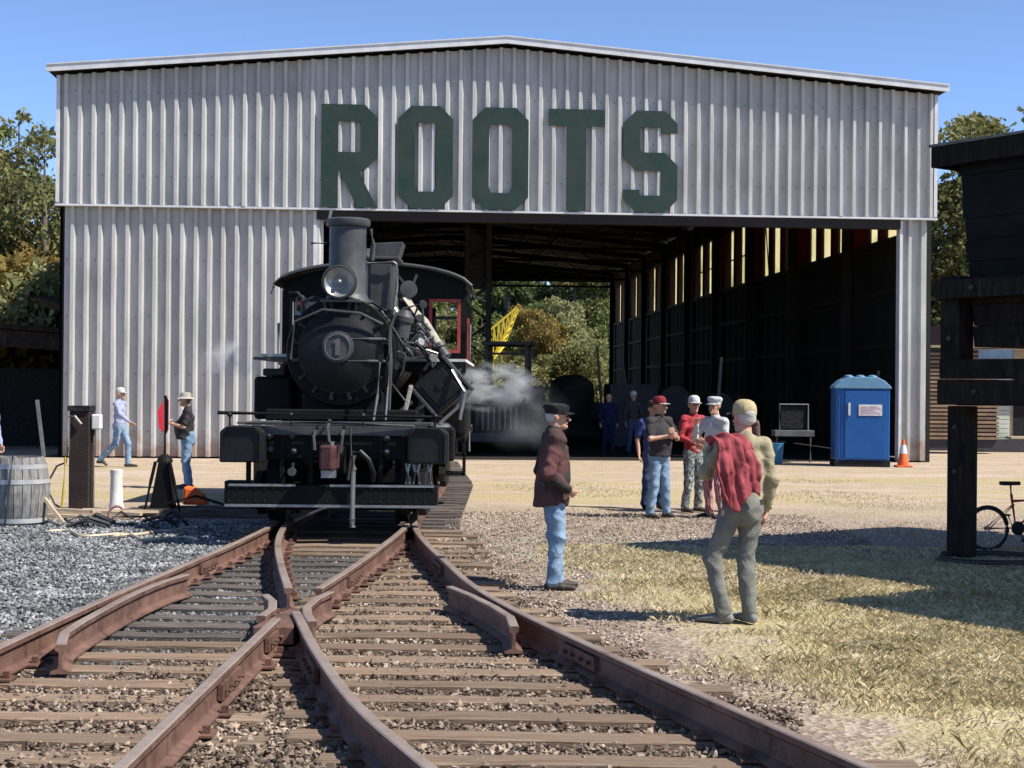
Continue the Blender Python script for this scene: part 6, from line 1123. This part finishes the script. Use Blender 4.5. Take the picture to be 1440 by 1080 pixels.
def make_tree(seed, H, spread, nleaf, ls, shape='round', base=0.12):
    rg = np.random.default_rng(seed); rnd = random.Random(seed); tb = MB(); tips = []
    lean = rnd.uniform(-0.4, 0.4); tp = [(0, 0, -0.2), (lean * 0.2, 0.1, H * 0.3), (lean * 0.6, -0.1, H * 0.62), (lean, 0, H * 0.97)]
    tb.tube(tp, [H * 0.018 + 0.05, H * 0.014 + 0.03, H * 0.009 + 0.015, 0.015], 8)
    nl = 26 if shape != 'cone' else 44
    for i in range(nl):
        t = base + (0.97 - base) * (i + rnd.random()) / nl; c = Vector((lean * t, 0, H * t)); a = rnd.uniform(0, 2 * PI)
        if shape == 'cone': L_ = spread * (1.02 - t) * rnd.uniform(0.7, 1.1) + 0.2; up = -0.05
        else: L_ = spread * math.sin(PI * min(1, (t - base) / (1 - base) * 0.85 + 0.12)) ** 0.7 * rnd.uniform(0.5, 1.1); up = rnd.uniform(0.15, 0.8)
        e = c + Vector((math.cos(a) * L_, math.sin(a) * L_, L_ * up)); mid = c.lerp(e, 0.5) + Vector((0, 0, L_ * 0.08)); r = 0.02 + 0.014 * L_
        tb.tube([c, mid, e], [r, r * 0.6, 0.008], 5); tips += [(e, L_ * 0.36 + 0.25), (mid, L_ * 0.30 + 0.22)]
        for q in range(2):
            a2 = a + rnd.uniform(-1, 1); e2 = mid + Vector((math.cos(a2), math.sin(a2), rnd.uniform(0, 0.8))) * L_ * 0.45; tb.tube([mid, e2], [r * 0.4, 0.006], 4); tips.append((e2, L_ * 0.26 + 0.22))
    tips.append((Vector(tp[-1]), 0.5)); T = np.array([tuple(t[0]) for t in tips]); Rr = np.array([t[1] for t in tips])
    k = rg.choice(len(T), nleaf, p=Rr ** 2 / (Rr ** 2).sum()); d = rg.normal(0, 1, (nleaf, 3)); d /= np.linalg.norm(d, axis=1, keepdims=True); C = T[k] + d * (rg.uniform(0.1, 1, (nleaf, 1)) ** 0.5) * Rr[k][:, None] * np.array([1, 1, 0.7])
    u = rg.normal(0, 1, (nleaf, 3)); u /= np.linalg.norm(u, axis=1, keepdims=True); v = np.cross(u, rg.normal(0, 1, (nleaf, 3))); v /= np.linalg.norm(v, axis=1, keepdims=True); s = ls * rg.uniform(0.6, 1.4, (nleaf, 1))
    V = np.stack([C - u * s, C + v * s * 0.5, C + u * s, C - v * s * 0.5], 1).reshape(-1, 3); F = np.arange(nleaf * 4).reshape(-1, 4)
    tm = bpy.data.meshes.new('trunk'); tm.from_pydata(tb.v, [], tb.f); tm.materials.append(bark)
    cm = npmesh('crown', V, F, LM[0], raw=True); return tm, cm, H
TV = [make_tree(1, 12, 3.2, 9000, 0.16), make_tree(2, 13, 2.6, 8000, 0.15), make_tree(3, 9, 3.0, 8000, 0.15, base=0.05), make_tree(4, 15, 2.4, 10000, 0.17, 'cone', 0.06), make_tree(5, 4.5, 2.4, 7000, 0.13, base=0.0), make_tree(6, 13, 2.8, 3600, 0.14)]
def tree(v, mi, x, y, sc, label, grp, rz=None):
    tm, cm, H = TV[v]; t = thing('tree' if v != 4 else 'bush', label, 'tree' if v != 4 else 'bush', (x, y, 0), random.uniform(0, 6) if rz is None else rz, grp); t.scale = (sc, sc, sc * random.uniform(0.93, 1.07))
    o = link('trunk', tm, t); o = link('crown', cm, t); o.material_slots[0].link = 'OBJECT'; o.material_slots[0].material = LM[mi]
random.seed(21)
GL, GB, GR_ = 'trees behind the lean-to on the left', 'trees seen through the open back of the shed', 'trees between the shed and the timber bunker'
for v, mi, x, y, s in ((5, 0, -19.5, 60, 0.96), (5, 0, -17.2, 57, 0.88), (1, 1, -21.8, 62, 0.95), (2, 0, -18.6, 59.5, 0.90), (2, 1, -15.6, 58, 0.88), (1, 0, -24.5, 64, 1.0), (3, 3, -23, 70, 0.85), (0, 0, -20.2, 66, 0.95)):
    tree(v, mi, x, y, s, {(5, -19.5): 'thin bare topped tree over the lean-to, sky showing through', (5, -17.2): 'thin bare topped tree nearest the left edge of the shed roof', (3, -23): 'dark conifer behind the leafy trees at the left', (2, -15.6): 'leafy tree right against the left wall of the shed'}.get((v, x), 'green leafy tree rising over the black lean-to'), GL)
for x, y, s, l in ((-17.4, 54.8, 1.45, 'yellow brown autumn bush, middle of three above the lean-to roof'), (-15.9, 54.8, 1.2, 'olive bush touching the shed wall above the stub pipe'), (-19.4, 55.5, 1.5, 'yellow brown autumn bush above the lean-to at the left edge')): tree(4, 2 if x < -17 else 4, x, y, s, l, 'autumn bushes by the lean-to')
for i in range(15):
    x = -11 + i * 1.75 + random.uniform(-0.5, 0.5); tree([0, 1, 3, 2][i % 4], [1, 0, 3, 1][i % 4], x, 138 + (i % 3) * 5, random.uniform(1.15, 1.5), 'tall green tree standing beyond the open back of the shed', GB)
for i in range(14):
    x = -9 + i * 1.7 + random.uniform(-0.4, 0.4); tree(2, [0, 1, 4][i % 3], x, 128 + (i % 2) * 3, random.uniform(0.75, 1.0), 'leafy lower tree in front of the wood beyond the shed', GB)
for x, y, s, l in ((1.6, 124, 0.95, 'largest orange brown autumn tree beyond the back of the shed'), (3.4, 125, 0.75, 'smaller orange brown autumn tree between two others beyond the shed')): tree(2, 2, x, y, s, l, 'autumn trees beyond the shed')
for i in range(9): tree(4, 4 if i % 2 else 0, -4 + i * 1.6, 119 + (i % 3), random.uniform(0.8, 1.25), 'pale willowy bush in sunlight beyond the back of the shed', 'pale bushes beyond the shed')
for v, mi, x, y, s in ((5, 0, 20.6, 66, 1.12), (1, 0, 18.2, 60, 1.02), (5, 0, 17.3, 58, 0.98), (5, 0, 22.4, 66, 1.15), (3, 3, 21.8, 74, 0.95), (5, 1, 25.2, 66, 1.06), (0, 0, 24.0, 72, 1.0), (1, 1, 27.3, 68, 1.1), (2, 0, 20.0, 59, 0.85), (2, 1, 22.5, 62, 0.9), (2, 0, 17.6, 57, 0.8), (2, 0, 18.4, 60, 0.95), (3, 3, 17.4, 64, 0.62), (0, 1, 29, 72, 1.1), (2, 1, 25.5, 62, 0.9)):
    tree(v, mi, x, y, s, {(5, 20.6): 'thin topped tall tree standing clear against the sky right of the shed', (3, 21.8): 'tall dark conifer behind the timber bunker roof', (3, 17.4): 'small dark conifer close to the right corner of the shed', (5, 25.2): 'thin topped tree above the bunker roof at the right edge'}.get((v, x), 'olive green tree in the gap right of the shed'), GR_)

# ---------------------------------------------------------------- steam
def steam(name, label, c, r, dens, scale, thr=0.46, seed=0):
    m = bpy.data.materials.new('steam ' + name + str(seed)); m.use_nodes = True; nt = m.node_tree; nt.nodes.clear(); N = nt.nodes.new; L = nt.links.new
    o_ = N('ShaderNodeOutputMaterial'); pv_ = N('ShaderNodeVolumePrincipled'); pv_.inputs['Color'].default_value = (0.95, 0.95, 0.95, 1); L(pv_.outputs[0], o_.inputs['Volume'])
    tc = N('ShaderNodeTexCoord'); ln = N('ShaderNodeVectorMath'); ln.operation = 'LENGTH'; L(tc.outputs['Object'], ln.inputs[0])
    n = N('ShaderNodeTexNoise'); n.inputs['Scale'].default_value = scale; n.inputs['Detail'].default_value = 4; n.inputs['Distortion'].default_value = 0.6; mp = N('ShaderNodeMapping'); mp.inputs['Location'].default_value = (seed * 3.1, 0, 0); L(tc.outputs['Object'], mp.inputs[0]); L(mp.outputs[0], n.inputs['Vector'])
    f = N('ShaderNodeMapRange'); L(ln.outputs['Value'], f.inputs[0]); f.inputs[1].default_value = 0.25; f.inputs[2].default_value = 0.98; f.inputs[3].default_value = 1; f.inputs[4].default_value = 0
    g_ = N('ShaderNodeMapRange'); L(n.outputs[0], g_.inputs[0]); g_.inputs[1].default_value = thr; g_.inputs[2].default_value = thr + 0.25
    mu = N('ShaderNodeMath'); mu.operation = 'MULTIPLY'; L(f.outputs[0], mu.inputs[0]); L(g_.outputs[0], mu.inputs[1]); m2 = N('ShaderNodeMath'); m2.operation = 'MULTIPLY'; L(mu.outputs[0], m2.inputs[0]); m2.inputs[1].default_value = dens; L(m2.outputs[0], pv_.inputs['Density'])
    b = MB(); b.ell((0, 0, 0), (1, 1, 1), 20); o = b.build(name, m, smooth=180, kind='stuff'); o.location = c; o.scale = r; o['label'] = label; return o
steam('steam', 'white steam drifting right from the locomotive cylinder', (-0.32, 20.2, 1.92), (0.74, 0.45, 0.36), 13.0, 2.3, 0.47, 1)
steam('steam', 'faint steam haze trailing in front of the dark tractor', (0.15, 21.0, 1.55), (0.7, 0.5, 0.6), 0.6, 1.6, 0.42, 2)
steam('steam', 'small round steam puff low on the right of the locomotive', (-0.86, 19.2, 1.32), (0.17, 0.2, 0.16), 16, 1.4, 0.3, 3)
steam('steam', 'steam wisp against the wall at the left of the locomotive', (-3.68, 20.0, 2.22), (0.42, 0.4, 0.32), 4.0, 1.5, 0.42, 4)
